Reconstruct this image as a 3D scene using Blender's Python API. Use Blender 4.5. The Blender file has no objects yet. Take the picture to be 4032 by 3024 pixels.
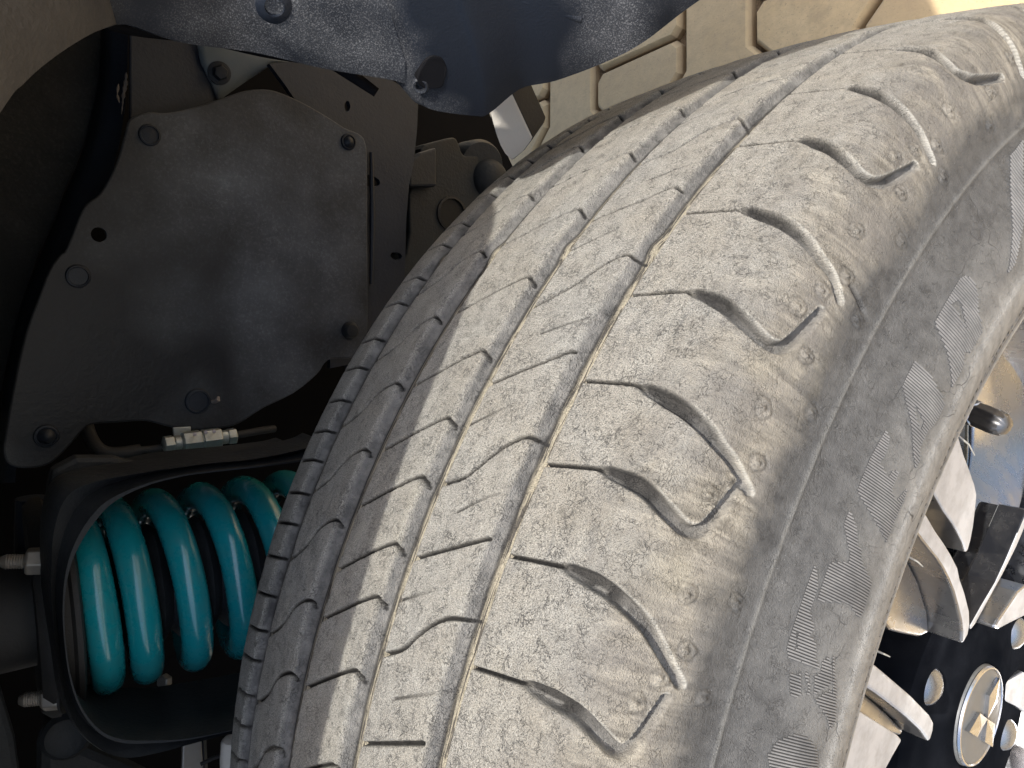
import bpy, bmesh, math, random
import numpy as np
from mathutils import Vector, Matrix, noise as mnoise
random.seed(7); rng = np.random.default_rng(7)
R = math.radians
# ---------------------------------------------------------------- camera, sky, sun, exposure
scn = bpy.context.scene
COL = scn.collection
cam_d = bpy.data.cameras.new("camera"); cam = bpy.data.objects.new("camera", cam_d); COL.objects.link(cam)
cam_d.sensor_width = 36.0; cam_d.lens = 27.805; cam_d.clip_start = 0.01; cam_d.clip_end = 500
AX = [[0.617803, 0.077324, -0.782522], [-0.102713, 0.994563, 0.017184], [0.779596, 0.069759, 0.622386]]
m = Matrix(AX).transposed().to_4x4(); m.translation = Vector((0.238657, 0.202979, 0.877391)); cam.matrix_world = m
scn.camera = cam
SUN_DIR = Vector((0.28, 0.20, 0.94)).normalized()          # towards the sun
elev = math.asin(SUN_DIR.z); azim = math.atan2(SUN_DIR.x, SUN_DIR.y)
world = bpy.data.worlds.new("World"); scn.world = world; world.use_nodes = True
wn = world.node_tree.nodes; wl = world.node_tree.links
sky = wn.new("ShaderNodeTexSky"); sky.sky_type = 'NISHITA'; sky.sun_disc = False
sky.sun_elevation = elev; sky.sun_rotation = azim; sky.dust_density = 4.0; sky.air_density = 1.0; sky.ozone_density = 0.6
wl.new(sky.outputs[0], wn["Background"].inputs[0]); wn["Background"].inputs[1].default_value = 0.15
sd = bpy.data.lights.new("sun", 'SUN'); sd.energy = 2.6; sd.angle = R(0.9); sd.color = (1, .97, .92)
so = bpy.data.objects.new("sun", sd); COL.objects.link(so); so.rotation_euler = SUN_DIR.to_track_quat('Z', 'Y').to_euler()
scn.view_settings.view_transform = 'Standard'; scn.view_settings.look = 'None'; scn.view_settings.exposure = 1.12; scn.view_settings.gamma = 1
scn.render.resolution_x = 1024; scn.render.resolution_y = 768
scn.cycles.max_bounces = 6

# ---------------------------------------------------------------- helpers
def link(o, parent=None):
    COL.objects.link(o)
    if parent is not None: o.parent = parent
    return o
def tag(o, label=None, cat=None, group=None, kind=None):
    for k, v in (("label", label), ("category", cat), ("group", group), ("kind", kind)):
        if v: o[k] = v
    return o
def empty(name, loc=(0, 0, 0)):
    o = bpy.data.objects.new(name, None); o.location = loc; o.empty_display_size = .05; return link(o)
def mesh(name, V, F, mat, parent=None, smooth=True, bevel=0, seg=2, local=None, subd=0):
    """V in world coordinates unless parent given with local=False"""
    me = bpy.data.meshes.new(name); me.from_pydata([tuple(v) for v in V], [], [tuple(f) for f in F]); me.update()
    me.materials.append(mat)
    if smooth: me.polygons.foreach_set("use_smooth", [True] * len(me.polygons))
    o = bpy.data.objects.new(name, me); link(o, parent)
    if parent is not None and not local:
        top = parent; mat4 = Matrix()
        chain = []
        while top is not None: chain.append(top); top = top.parent
        for t in reversed(chain): mat4 = mat4 @ t.matrix_basis
        me.transform(mat4.inverted())
    b = bmesh.new(); b.from_mesh(me); bmesh.ops.recalc_face_normals(b, faces=b.faces); b.to_mesh(me); b.free()
    if bevel:
        md = o.modifiers.new("bevel", 'BEVEL'); md.width = bevel; md.segments = seg; md.limit_method = 'ANGLE'; md.angle_limit = R(35)
        md.harden_normals = False
    if subd:
        md = o.modifiers.new("subsurf", 'SUBSURF'); md.levels = subd; md.render_levels = subd
    if smooth:
        me.set_sharp_from_angle(angle=R(38)) if hasattr(me, "set_sharp_from_angle") else None
    return o
def catmull(P, n=8, closed=False):
    P = [Vector(p) for p in P]; out = []
    N = len(P); rng_ = range(N if closed else N - 1)
    for i in rng_:
        if closed: a, b, c, d = P[i - 1], P[i], P[(i + 1) % N], P[(i + 2) % N]
        else:
            b, c = P[i], P[i + 1]; a = P[i - 1] if i else b * 2 - c; d = P[i + 2] if i + 2 < N else c * 2 - b
        for k in range(n):
            t = k / n
            out.append(.5 * (2 * b + (c - a) * t + (2 * a - 5 * b + 4 * c - d) * t * t + (3 * b - a - 3 * c + d) * t ** 3))
    if not closed: out.append(P[-1])
    return out
def tube_vf(P, rad, seg=16, caps=True, flat=None):
    P = [Vector(p) for p in P]; V = []; F = []
    rad = rad if hasattr(rad, '__len__') else [rad] * len(P)
    t0 = (P[1] - P[0]).normalized(); up = Vector((0, 0, 1)) if abs(t0.z) < .9 else Vector((1, 0, 0))
    nrm = (up - up.dot(t0) * t0).normalized()
    for i, p in enumerate(P):
        t = (P[min(i + 1, len(P) - 1)] - P[max(i - 1, 0)]).normalized()
        nrm = (nrm - nrm.dot(t) * t).normalized(); bn = t.cross(nrm)
        for k in range(seg):
            a = 2 * math.pi * k / seg
            V.append(p + rad[i] * (math.cos(a) * nrm + math.sin(a) * bn))
    for i in range(len(P) - 1):
        for k in range(seg):
            F.append((i * seg + k, i * seg + (k + 1) % seg, (i + 1) * seg + (k + 1) % seg, (i + 1) * seg + k))
    if caps:
        F.append(tuple(range(seg))[::-1]); F.append(tuple(range((len(P) - 1) * seg, len(P) * seg)))
    return V, F
def tube(name, P, rad, mat, parent=None, seg=16, **k):
    V, F = tube_vf(P, rad, seg); return mesh(name, V, F, mat, parent, **k)
def frame(axis):
    a = Vector(axis).normalized(); u = Vector((0, 0, 1)) if abs(a.z) < .9 else Vector((0, 1, 0))
    x = u.cross(a).normalized(); y = a.cross(x); return x, y, a
def lathe_vf(c, axis, prof, seg=32):
    """prof: (radius, height along axis)"""
    x, y, a = frame(axis); c = Vector(c); V = []; F = []
    for r, h in prof:
        for k in range(seg):
            t = 2 * math.pi * k / seg; V.append(c + a * h + r * (math.cos(t) * x + math.sin(t) * y))
    n = len(prof)
    for i in range(n - 1):
        for k in range(seg): F.append((i * seg + k, i * seg + (k + 1) % seg, (i + 1) * seg + (k + 1) % seg, (i + 1) * seg + k))
    F.append(tuple(range(seg))[::-1]); F.append(tuple(range((n - 1) * seg, n * seg)))
    return V, F
def lathe(name, c, axis, prof, mat, parent=None, seg=32, **k):
    V, F = lathe_vf(c, axis, prof, seg); return mesh(name, V, F, mat, parent, **k)
def plate_vf(P, off):
    P = [Vector(p) for p in P]; off = Vector(off); n = len(P)
    V = P + [p + off for p in P]
    F = [tuple(range(n)), tuple(range(2 * n - 1, n - 1, -1))] + [(i, (i + 1) % n, n + (i + 1) % n, n + i) for i in range(n)]
    return V, F
def plate(name, P, off, mat, parent=None, bevel=.001, **k):
    V, F = plate_vf(P, off); return mesh(name, V, F, mat, parent, smooth=False, bevel=bevel, **k)
def merge(*vfs):
    V = []; F = []
    for v, f in vfs:
        o = len(V); V += list(v); F += [tuple(i + o for i in ff) for ff in f]
    return V, F
def loft_vf(rows):
    V = [p for r in rows for p in r]; n = len(rows[0])
    return V, [(i * n + k, i * n + k + 1, (i + 1) * n + k + 1, (i + 1) * n + k) for i in range(len(rows) - 1) for k in range(n - 1)]

# ---------------------------------------------------------------- materials
def N(nt, typ, **kw):
    n = nt.nodes.new(typ)
    for k, v in kw.items():
        if k.startswith('_'): setattr(n, k[1:], v)
        else:
            key = k.replace('__', ' ')
            try: n.inputs[key].default_value = v
            except KeyError: n.inputs[int(k[1:])].default_value = v
    return n
def ramp(nt, src, stops):
    r = nt.nodes.new("ShaderNodeValToRGB"); e = r.color_ramp.elements
    while len(e) < len(stops): e.new(.5)
    for el, (p, c) in zip(e, stops):
        el.position = p; el.color = (c, c, c, 1) if not hasattr(c, '__len__') else (*c, 1)
    nt.links.new(src, r.inputs[0]); return r.outputs[0]
def mix(nt, fac, a, b, mode='MIX'):
    n = nt.nodes.new("ShaderNodeMix"); n.data_type = 'RGBA'; n.blend_type = mode
    for s, v in ((0, fac), (6, a), (7, b)):
        if hasattr(v, 'is_linked') or hasattr(v, 'links'): nt.links.new(v, n.inputs[s])
        elif s == 0: n.inputs[0].default_value = v
        else: n.inputs[s].default_value = (*v, 1) if hasattr(v, '__len__') else (v, v, v, 1)
    return n.outputs[2]
def mth(nt, op, a, b=None, c=None, clamp=False):
    n = nt.nodes.new("ShaderNodeMath"); n.operation = op; n.use_clamp = clamp
    for i, v in enumerate((a, b, c)):
        if v is None: continue
        if hasattr(v, 'links'): nt.links.new(v, n.inputs[i])
        else: n.inputs[i].default_value = v
    return n.outputs[0]
def newmat(name):
    mt = bpy.data.materials.new(name); mt.use_nodes = True; nt = mt.node_tree
    return mt, nt, nt.nodes["Principled BSDF"]
def attr(nt, name): 
    n = nt.nodes.new("ShaderNodeAttribute"); n.attribute_name = name; return n
def noise(nt, vec, scale, detail=3, rough=.6, dist=0):
    n = N(nt, "ShaderNodeTexNoise", Scale=scale, Detail=detail, Roughness=rough, Distortion=dist)
    if vec is not None: nt.links.new(vec, n.inputs["Vector"])
    return n.outputs["Fac"]
def bump(nt, h, strength, dist, prev=None):
    b = nt.nodes.new("ShaderNodeBump"); b.inputs["Strength"].default_value = strength; b.inputs["Distance"].default_value = dist
    nt.links.new(h, b.inputs["Height"])
    if prev is not None: nt.links.new(prev, b.inputs["Normal"])
    return b.outputs[0]
def gcoord(nt): return nt.nodes.new("ShaderNodeNewGeometry").outputs["Position"]

def dusty(name, base, dust, amount=.5, rough=.55, scale=40, speck=.4, bumps=.0006, spec=.4, metal=0, blotch=9, lo=.38, hi=.66):
    """dark part with patchy road dust"""
    mt, nt, p = newmat(name); g = gcoord(nt)
    big = ramp(nt, noise(nt, g, blotch, 3, .6, .4), [(lo, 0), (hi, 1)])
    mid = ramp(nt, noise(nt, g, scale, 4, .65), [(.35, 0), (.75, 1)])
    fine = ramp(nt, noise(nt, g, scale * 22, 2, .7), [(.5, 0), (.72, 1)])
    f = mth(nt, 'MULTIPLY', big, amount)
    f = mth(nt, 'MULTIPLY', f, mth(nt, 'ADD', mth(nt, 'MULTIPLY', mid, .6), .4))
    f = mth(nt, 'ADD', f, mth(nt, 'MULTIPLY', mth(nt, 'MULTIPLY', fine, big), speck * .35), clamp=True)
    c = mix(nt, f, base, dust); nt.links.new(c, p.inputs["Base Color"])
    r = mth(nt, 'ADD', mth(nt, 'MULTIPLY', f, .5), rough, clamp=True); nt.links.new(r, p.inputs["Roughness"])
    p.inputs["Specular IOR Level"].default_value = spec; p.inputs["Metallic"].default_value = metal
    if bumps:
        h = mth(nt, 'ADD', noise(nt, g, scale * 14, 2, .7), mth(nt, 'MULTIPLY', mid, .6))
        nt.links.new(bump(nt, h, .5, bumps), p.inputs["Normal"])
    return mt

def tyre_material():
    mt, nt, p = newmat("dusty_rubber"); L = nt.links
    uv = attr(nt, "tuv").outputs["Vector"]; s = mth(nt, 'MULTIPLY', attr(nt, "s_mm").outputs["Fac"], 1.0)
    wall = attr(nt, "wall").outputs["Fac"]; floor_ = attr(nt, "floorm").outputs["Fac"]; deep = attr(nt, "deep").outputs["Fac"]
    n_big = noise(nt, uv, 22, 4, .6, .5); n_mid = noise(nt, uv, 110, 4, .65, .3); n_fine = noise(nt, uv, 850, 4, .75); n_mic = noise(nt, uv, 2200, 2, .7)
    # dust on tread
    dust = mix(nt, ramp(nt, n_mid, [(.3, 0), (.7, 1)]), (.40, .388, .345), (.285, .275, .245))
    dust = mix(nt, ramp(nt, n_big, [(.35, 0), (.7, .55)]), dust, (.335, .30, .235))
    pits = ramp(nt, n_fine, [(.33, 1), (.47, 0)])
    pm_ = ramp(nt, noise(nt, uv, 55, 3, .6, .4), [(.34, .25), (.62, 1)])
    ck = nt.nodes.new("ShaderNodeTexVoronoi"); ck.feature = 'DISTANCE_TO_EDGE'; ck.inputs["Scale"].default_value = 520
    cw_ = nt.nodes.new("ShaderNodeVectorMath"); cw_.operation = 'MULTIPLY_ADD'; cn_ = nt.nodes.new("ShaderNodeTexNoise"); cn_.inputs["Scale"].default_value = 420; cn_.inputs["Detail"].default_value = 3
    L.new(uv, cn_.inputs["Vector"]); L.new(cn_.outputs["Color"], cw_.inputs[0]); cw_.inputs[1].default_value = (.006, .006, 0); L.new(uv, cw_.inputs[2]); L.new(cw_.outputs[0], ck.inputs["Vector"])
    fcr = mth(nt, 'MULTIPLY', ramp(nt, ck.outputs["Distance"], [(.0, 1), (.07, 0)]), ramp(nt, noise(nt, uv, 160, 3, .7), [(.46, 0), (.60, 1)]))
    dust = mix(nt, mth(nt, 'MULTIPLY', fcr, .6), dust, (.085, .082, .078))
    dust = mix(nt, mth(nt, 'MULTIPLY', ramp(nt, noise(nt, uv, 75, 5, .7, 1.0), [(.56, 0), (.70, .35)]), 1.0), dust, (.22, .215, .20))
    scm = N(nt, "ShaderNodeMapping"); scm.inputs["Scale"].default_value = (.22, 1, 1); scm.inputs["Rotation"].default_value = (0, 0, R(-6)); L.new(uv, scm.inputs["Vector"])
    scf = mth(nt, 'MULTIPLY', ramp(nt, noise(nt, scm.outputs[0], 170, 4, .7, .6), [(.56, 0), (.70, 1)]), ramp(nt, noise(nt, uv, 17, 3, .6), [(.45, 0), (.62, .75)]))
    dust = mix(nt, scf, dust, (.17, .165, .155))
    dust = mix(nt, ramp(nt, noise(nt, uv, 33, 4, .6, 1.2), [(.60, 0), (.75, .6)]), dust, (.47, .44, .36))
    pits = mth(nt, 'MULTIPLY', pits, pm_)
    dust = mix(nt, mth(nt, 'MULTIPLY', pits, .7), dust, (.10, .098, .095))
    grain = noise(nt, uv, 2600, 1, .5)
    dust = mix(nt, 1.0, dust, ramp(nt, mth(nt, 'ADD', mth(nt, 'MULTIPLY', grain, .6), mth(nt, 'MULTIPLY', n_mic, .4)), [(.36, .45), (.5, .95), (.62, 1.0)]), 'MULTIPLY')
    lite = ramp(nt, n_mic, [(.56, 0), (.66, 1)])
    dust = mix(nt, mth(nt, 'MULTIPLY', lite, .35), dust, (.62, .60, .53))
    # shoulder: brown rubbed rubber with mottling
    st = N(nt, "ShaderNodeMapping"); st.inputs["Scale"].default_value = (1, .16, 1); L.new(uv, st.inputs["Vector"]); st.inputs["Rotation"].default_value = (0, 0, R(25))
    sv = st.outputs[0]
    n_str = noise(nt, sv, 260, 4, .7, .6); n_shb = noise(nt, uv, 38, 4, .62, .8)
    sh = mix(nt, ramp(nt, n_str, [(.36, 0), (.64, 1)]), (.135, .122, .098), (.33, .30, .24))
    sh = mix(nt, ramp(nt, n_shb, [(.4, 0), (.62, .75)]), sh, (.15, .14, .125))
    sh = mix(nt, ramp(nt, noise(nt, uv, 30, 2, .5, .2), [(.6, 0), (.72, .2)]), sh, (.40, .36, .25))
    sh = mix(nt, mth(nt, 'MULTIPLY', ramp(nt, n_fine, [(.3, 1), (.42, 0)]), .5), sh, (.07, .07, .07))
    # dark band of bare sidewall
    sw = mix(nt, ramp(nt, noise(nt, uv, 170, 5, .7), [(.3, 0), (.72, 1)]), (.045, .045, .044), (.098, .097, .093))
    sw = mix(nt, ramp(nt, noise(nt, uv, 26, 3, .55, .6), [(.5, 0), (.75, .3)]), sw, (.15, .147, .137))
    sw = mix(nt, ramp(nt, n_mic, [(.70, 0), (.76, .6)]), sw, (.6, .6, .58))
    # pale cracked bead area
    cr = nt.nodes.new("ShaderNodeTexVoronoi"); cr.feature = 'DISTANCE_TO_EDGE'; cr.inputs["Scale"].default_value = 75
    mp = N(nt, "ShaderNodeMapping"); mp.inputs["Scale"].default_value = (.42, 1.3, 1)
    wv = nt.nodes.new("ShaderNodeVectorMath"); wv.operation = 'MULTIPLY_ADD'
    ns = nt.nodes.new("ShaderNodeTexNoise"); ns.inputs["Scale"].default_value = 70; L.new(uv, ns.inputs["Vector"])
    L.new(ns.outputs["Color"], wv.inputs[0]); wv.inputs[1].default_value = (.03, .012, 0); L.new(uv, wv.inputs[2]); L.new(wv.outputs[0], mp.inputs["Vector"]); L.new(mp.outputs[0], cr.inputs["Vector"])
    crack = ramp(nt, cr.outputs["Distance"], [(.0, 1), (.012, 0)])
    crack = mth(nt, 'MULTIPLY', crack, ramp(nt, noise(nt, uv, 40, 2, .5), [(.48, 0), (.6, 1)]))
    bd = mix(nt, ramp(nt, noise(nt, uv, 120, 5, .7), [(.3, 0), (.7, 1)]), (.19, .187, .175), (.34, .33, .30))
    def zone(a, b, w=0.0, amp=14):   # 0 before a, 1 after b, edge wandered by noise
        q = mth(nt, 'ADD', s, mth(nt, 'MULTIPLY', mth(nt, 'SUBTRACT', n_big, .5), amp * 3.2))
        q = mth(nt, 'ADD', q, mth(nt, 'MULTIPLY', mth(nt, 'SUBTRACT', n_mid, .5), amp * 1.2))
        return mth(nt, 'DIVIDE', mth(nt, 'SUBTRACT', q, a), b - a, clamp=True)
    col = mix(nt, zone(84, 108), dust, sh); col = mix(nt, zone(122, 136, amp=10), col, sw)
    col = mix(nt, zone(158, 182, amp=8), col, mix(nt, .5, sw, bd)); col = mix(nt, zone(176, 186, amp=3), col, bd)
    col = mix(nt, mth(nt, 'MULTIPLY', crack, zone(140, 165, amp=3)), col, (.05, .05, .05))
    # grooves: grey polished flanks, tan silt on the floor, black for bare rubber and painted depth shade
    wl_ = mix(nt, ramp(nt, noise(nt, uv, 140, 4, .6), [(.35, 0), (.7, 1)]), (.12, .118, .113), (.26, .252, .232))
    wl_ = mix(nt, ramp(nt, noise(nt, uv, 34, 3, .6), [(.60, 0), (.66, .8)]), wl_, (.06, .06, .06))
    wmap = N(nt, "ShaderNodeMapping"); wmap.inputs["Scale"].default_value = (.07, 1, 1); L.new(uv, wmap.inputs["Vector"])
    wr = noise(nt, wmap.outputs[0], 1300, 2, .5, .3)
    fl = mix(nt, ramp(nt, wr, [(.44, 0), (.5, 1)]), (.10, .09, .075), (.40, .36, .27))
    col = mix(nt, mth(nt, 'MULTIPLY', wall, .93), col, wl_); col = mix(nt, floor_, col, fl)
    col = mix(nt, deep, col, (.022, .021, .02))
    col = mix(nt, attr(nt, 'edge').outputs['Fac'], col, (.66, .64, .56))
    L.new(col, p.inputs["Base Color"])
    rg = mth(nt, 'SUBTRACT', .92, mth(nt, 'MULTIPLY', zone(112, 140), .22)); L.new(rg, p.inputs["Roughness"])
    p.inputs["Specular IOR Level"].default_value = .35
    trd = mth(nt, 'SUBTRACT', 1.0, mth(nt, 'MULTIPLY', zone(90, 125), .72))
    h1 = mth(nt, 'MULTIPLY', mth(nt, 'SUBTRACT', mth(nt, 'ADD', mth(nt, 'ADD', n_fine, mth(nt, 'MULTIPLY', grain, .45)), mth(nt, 'MULTIPLY', n_mic, .5)), mth(nt, 'MULTIPLY', fcr, .5)), trd)
    b1 = bump(nt, h1, 1.0, .0015)
    b2 = bump(nt, mth(nt, 'MULTIPLY', n_mid, trd), .4, .0009, b1)
    b3 = bump(nt, mth(nt, 'MULTIPLY', crack, -1.0), .4, .0004, b2)
    b4 = bump(nt, mth(nt, 'MULTIPLY', wr, floor_), .8, .0006, b3)
    L.new(b4, p.inputs["Normal"])
    return mt
M_TYRE = tyre_material()
# ---------------------------------------------------------------- wheel: tyre tread as real relief (s = mm across the tyre, theta = degrees round the axle)
wheel = empty("wheel", (0, 0, .375)); wheel.rotation_euler = (R(-22), 0, 0)
tag(wheel, "dusty worn car tyre on a silver alloy rim, filling the dark wheel arch", "wheel")
WM = Matrix.Translation((0, 0, .375)) @ Matrix.Rotation(R(-22), 4, 'X')
def wv(p): return WM @ Vector(p)
half = [(.1155, .2675), (.124, .28), (.130, .2975), (.130, .3075), (.1275, .318), (.1175, .340), (.1145, .354), (.1105, .3655), (.105, .3735), (.098, .3778)]
PT = [(-a, r) for a, r in half] + [(a, .385 - .69 * a * a) for a in np.arange(-.09, .0901, .015)] + half[::-1]
PF = np.array([v[:2] for v in [tuple(q) for q in catmull([(a, r, 0) for a, r in PT], 24)]])
SS = np.r_[0, np.cumsum(np.linalg.norm(np.diff(PF, axis=0), axis=1))]; SS -= SS[np.argmin(abs(PF[:, 0]))]; SS *= 1000
TG = np.gradient(PF, axis=0); TG /= np.linalg.norm(TG, axis=1)[:, None]; NR = np.c_[-TG[:, 1], TG[:, 0]]
def surf(th, s, h=0):     # degrees, mm, mm -> wheel frame
    a = np.interp(s, SS, PF[:, 0]); r = np.interp(s, SS, PF[:, 1]); na = np.interp(s, SS, NR[:, 0]); nr = np.interp(s, SS, NR[:, 1])
    a = a + na * h * .001; r = r + nr * h * .001; t = np.radians(th)
    return np.stack([a + 0 * t, r * np.cos(t), r * np.sin(t)], -1)
def lattice(n, seed):
    return np.random.default_rng(seed).random(n)
def n1(x, f, seed):       # cheap smooth 1-d noise, -.5...5
    g = lattice(4096, seed); q = x * f; i = np.floor(q).astype(int); t = q - i; t = t * t * (3 - 2 * t)
    return g[i % 4096] * (1 - t) + g[(i + 1) % 4096] * t - .5
def n2(x, y, f, seed):
    g = np.random.default_rng(seed).random((257, 257)); X = x * f; Y = y * f
    i = np.floor(X).astype(int); j = np.floor(Y).astype(int); u = X - i; v = Y - j; u = u * u * (3 - 2 * u); v = v * v * (3 - 2 * v)
    i &= 255; j &= 255
    return (g[i, j] * (1 - u) * (1 - v) + g[i + 1, j] * u * (1 - v) + g[i, j + 1] * (1 - u) * v + g[i + 1, j + 1] * u * v) - .5
GRV = [(-83.2, -79.0, -69.2, -68.0), (-39.6, -34.2, -24.9, -24.0), (7.6, 12.2, 19.7, 20.6), (49.9, 54.2, 60.7, 61.5)]
# lateral features: (kind, polyline of (theta, s))
FE = []
def add(kind, P): FE.append((kind, [tuple(map(float, p)) for p in P]))
hook_a = [(66.43, 61.3), (66.17, 80.4)]
HK = {54.74: [(54.74, 61.3), (54.96, 77.7), (55.2, 84), (55.6, 93), (56.5, 104), (56.7, 111), (56.16, 115.6), (55.33, 118.8), (53.04, 123.3)],
      66.43: [(66.43, 61.3), (66.17, 80.4), (66.1, 86), (66.84, 96.6), (67.39, 103.8), (67.72, 109.7), (67.5, 115.0), (66.55, 118.8), (64.43, 122.8)],
      77.51: [(77.51, 61.3), (77.0, 79.7), (77.02, 86), (77.37, 94.1), (78.01, 103.5), (78.38, 111.5), (78.15, 116.4), (77.3, 118.9), (75.38, 122.2)],
      96.13: [(96.13, 60.7), (95.71, 77.7), (95.60, 85), (95.63, 99.1), (96.18, 108.0), (96.5, 112.5), (96.30, 115.8), (95.5, 118.4), (94.09, 121.7)]}
HK[86.78] = [(86.78 + ((a[0] - 77.51) + (b[0] - 96.13)) / 2, (a[1] + b[1]) / 2) for a, b in zip(HK[77.51], HK[96.13])]
LG = {60.82: [(60.82, 61.3), (60.73, 79.7), (60.65, 84), (61.3, 93), (61.76, 98.4), (62.3, 107.1), (62.6, 116.0), (63.05, 126.3)],
      71.99: [(71.99, 60.7), (71.68, 79.7), (71.67, 84.1), (72.33, 98.1), (72.82, 107.4), (73.17, 113.0), (73.54, 120.7), (74.15, 125.9)],
      82.46: [(82.46, 61.3), (82.16, 78.4), (82.27, 86.3), (82.74, 98.8), (83.19, 106.7), (83.6, 112), (83.95, 117.4), (84.71, 125.4)],
      91.13: [(91.13, 60.7), (90.72, 78.4), (90.65, 84.4), (90.79, 96.8), (91.3, 107), (91.8, 112.5), (92.77, 120.2), (93.36, 124.8)]}
def shifted(P, t0, t1): return [(a - t0 + t1, b) for a, b in P]
for t, P in HK.items(): add('hook', P)
for t, P in LG.items(): add('long', P)
for t in (43.0, 33.2, 23.5, 14.0): add('hook', shifted(HK[54.74], 54.74, t))
for t in (48.4, 38.1, 28.4, 18.7, 9.0): add('long', shifted(LG[60.82], 60.82, t))
for t in (105.4, 114.0): add('hook', shifted(HK[96.13], 96.13, t))
for t in (101.0, 109.8, 118.5): add('long', shifted(LG[91.13], 91.13, t))
RIB2S = [[(97.92, 20.0), (97.11, 29.4), (96.09, 35.0), (95.29, 40.6), (94.75, 46.3), (94.35, 55.7)],
         [(89.21, 20.0), (88.48, 30.0), (87.27, 36.9), (86.46, 41.9), (85.74, 49.4), (85.75, 55.7)],
         [(78.70, 20.6), (77.15, 33.8), (75.62, 41.9), (74.95, 48.2), (75.1, 56)],
         [(67.45, 20.3), (66.3, 31.8), (65.30, 35.4), (64.12, 40.4), (63.27, 49.4), (64.2, 57)],
         [(56.05, 20.6), (54.26, 36.3), (52.80, 51.3)]]
for P in RIB2S: add('sipe', P)
for t in (45, 35, 25, 15, 107, 116): add('sipe', shifted(RIB2S[0], 97.92, t))
for P in ([(93.07, 20.6), (90.77, 50.7)], [(83.55, 20.6), (80.96, 50.7)], [(72.45, 20.0), (71.70, 27.5), (70.81, 38.8), (69.85, 46.9), (69.93, 51.3)],
          [(60.79, 20.6), (58.81, 34.4), (57.97, 49.4)], [(102.26, 20.0), (100.2, 50)], [(50.5, 20.6), (48.3, 50)], [(40, 20.6), (38, 50)], [(30, 20.6), (28, 50)], [(111.5, 20.6), (109.4, 50)]): add('sipe', P)
for P in ([(74.82, 20.0), (73.05, 36.9)], [(69.08, 32.5), (67.95, 45.7), (67.6, 51)], [(63.17, 20.0), (61.68, 31.3)], [(57.31, 32.5), (55.65, 48.2), (56.5, 54)],
          [(85.88, 20.6), (84.23, 37.5)], [(80.25, 32.5), (79.42, 43.8), (78.84, 54.4)], [(99.34, 31.9), (97.61, 54.4)], [(95.2, 20.6), (93.9, 36)], [(90.2, 33), (88.9, 45), (88.6, 51)],
          [(105, 20.6), (103.4, 36)], [(52.6, 20.6), (51.2, 34)]): add('faint', P)
R3 = [(102.2, -24), (98.4, -24), (95.6, -24), (91.94, -24), (88.56, -24), (84.42, -24), (79.36, -24), (73.92, -24), (68.46, -24), (63.0, -24), (56.9, -22), (51.5, -24), (46, -24), (41, -24), (36, -24), (31, -24), (26, -24), (21, -24), (16, -24), (107, -24), (112, -24)]
for t, s_ in R3: add('sipe', [(t, s_), (t - 2.55, 3.5), (t - 2.6, 8.8), (t - 2.35, 10.6)])
R4 = [62.2, 66.8, 72.5, 78.01, 83.38, 88.2, 92.6, 97.0, 101.8, 106.05, 110.4, 115, 57.3, 52.4, 47.5, 42.6, 37.7, 32.8, 27.9, 23, 18]
for t in R4: add('sipe', [(t, -70), (t - 1.4, -57), (t - 2.9, -49.5), (t - 3.75, -40), (t - 3.5, -36.5)])
for t0 in R4:
    for q in (0, 2.3): add('sipe', [(t0 - 2.1 + q + .5, -99), (t0 - 2.1 + q, -80.5)])
NUBS = [(72.85, 124.3), (74.49, 119.3), (75.96, 115.1), (74.01, 135.6), (77.69, 124.8), (81.08, 119.3), (79.70, 135.6), (83.36, 124.8), (85.66, 114.7), (84.72, 118.8),
        (62.01, 124.3), (63.71, 119.3), (65.24, 115.5), (62.83, 134.0), (66.48, 124.8), (70.50, 119.3), (68.38, 135.1), (59.47, 119.3), (54.93, 124.8), (56.47, 134.0),
        (89.82, 118.8), (89.29, 135.1), (91.97, 123.8), (93.68, 134.5), (94.52, 114.2), (93.31, 118.8), (51, 119), (48.5, 125), (46, 134), (43, 120)]

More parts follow.
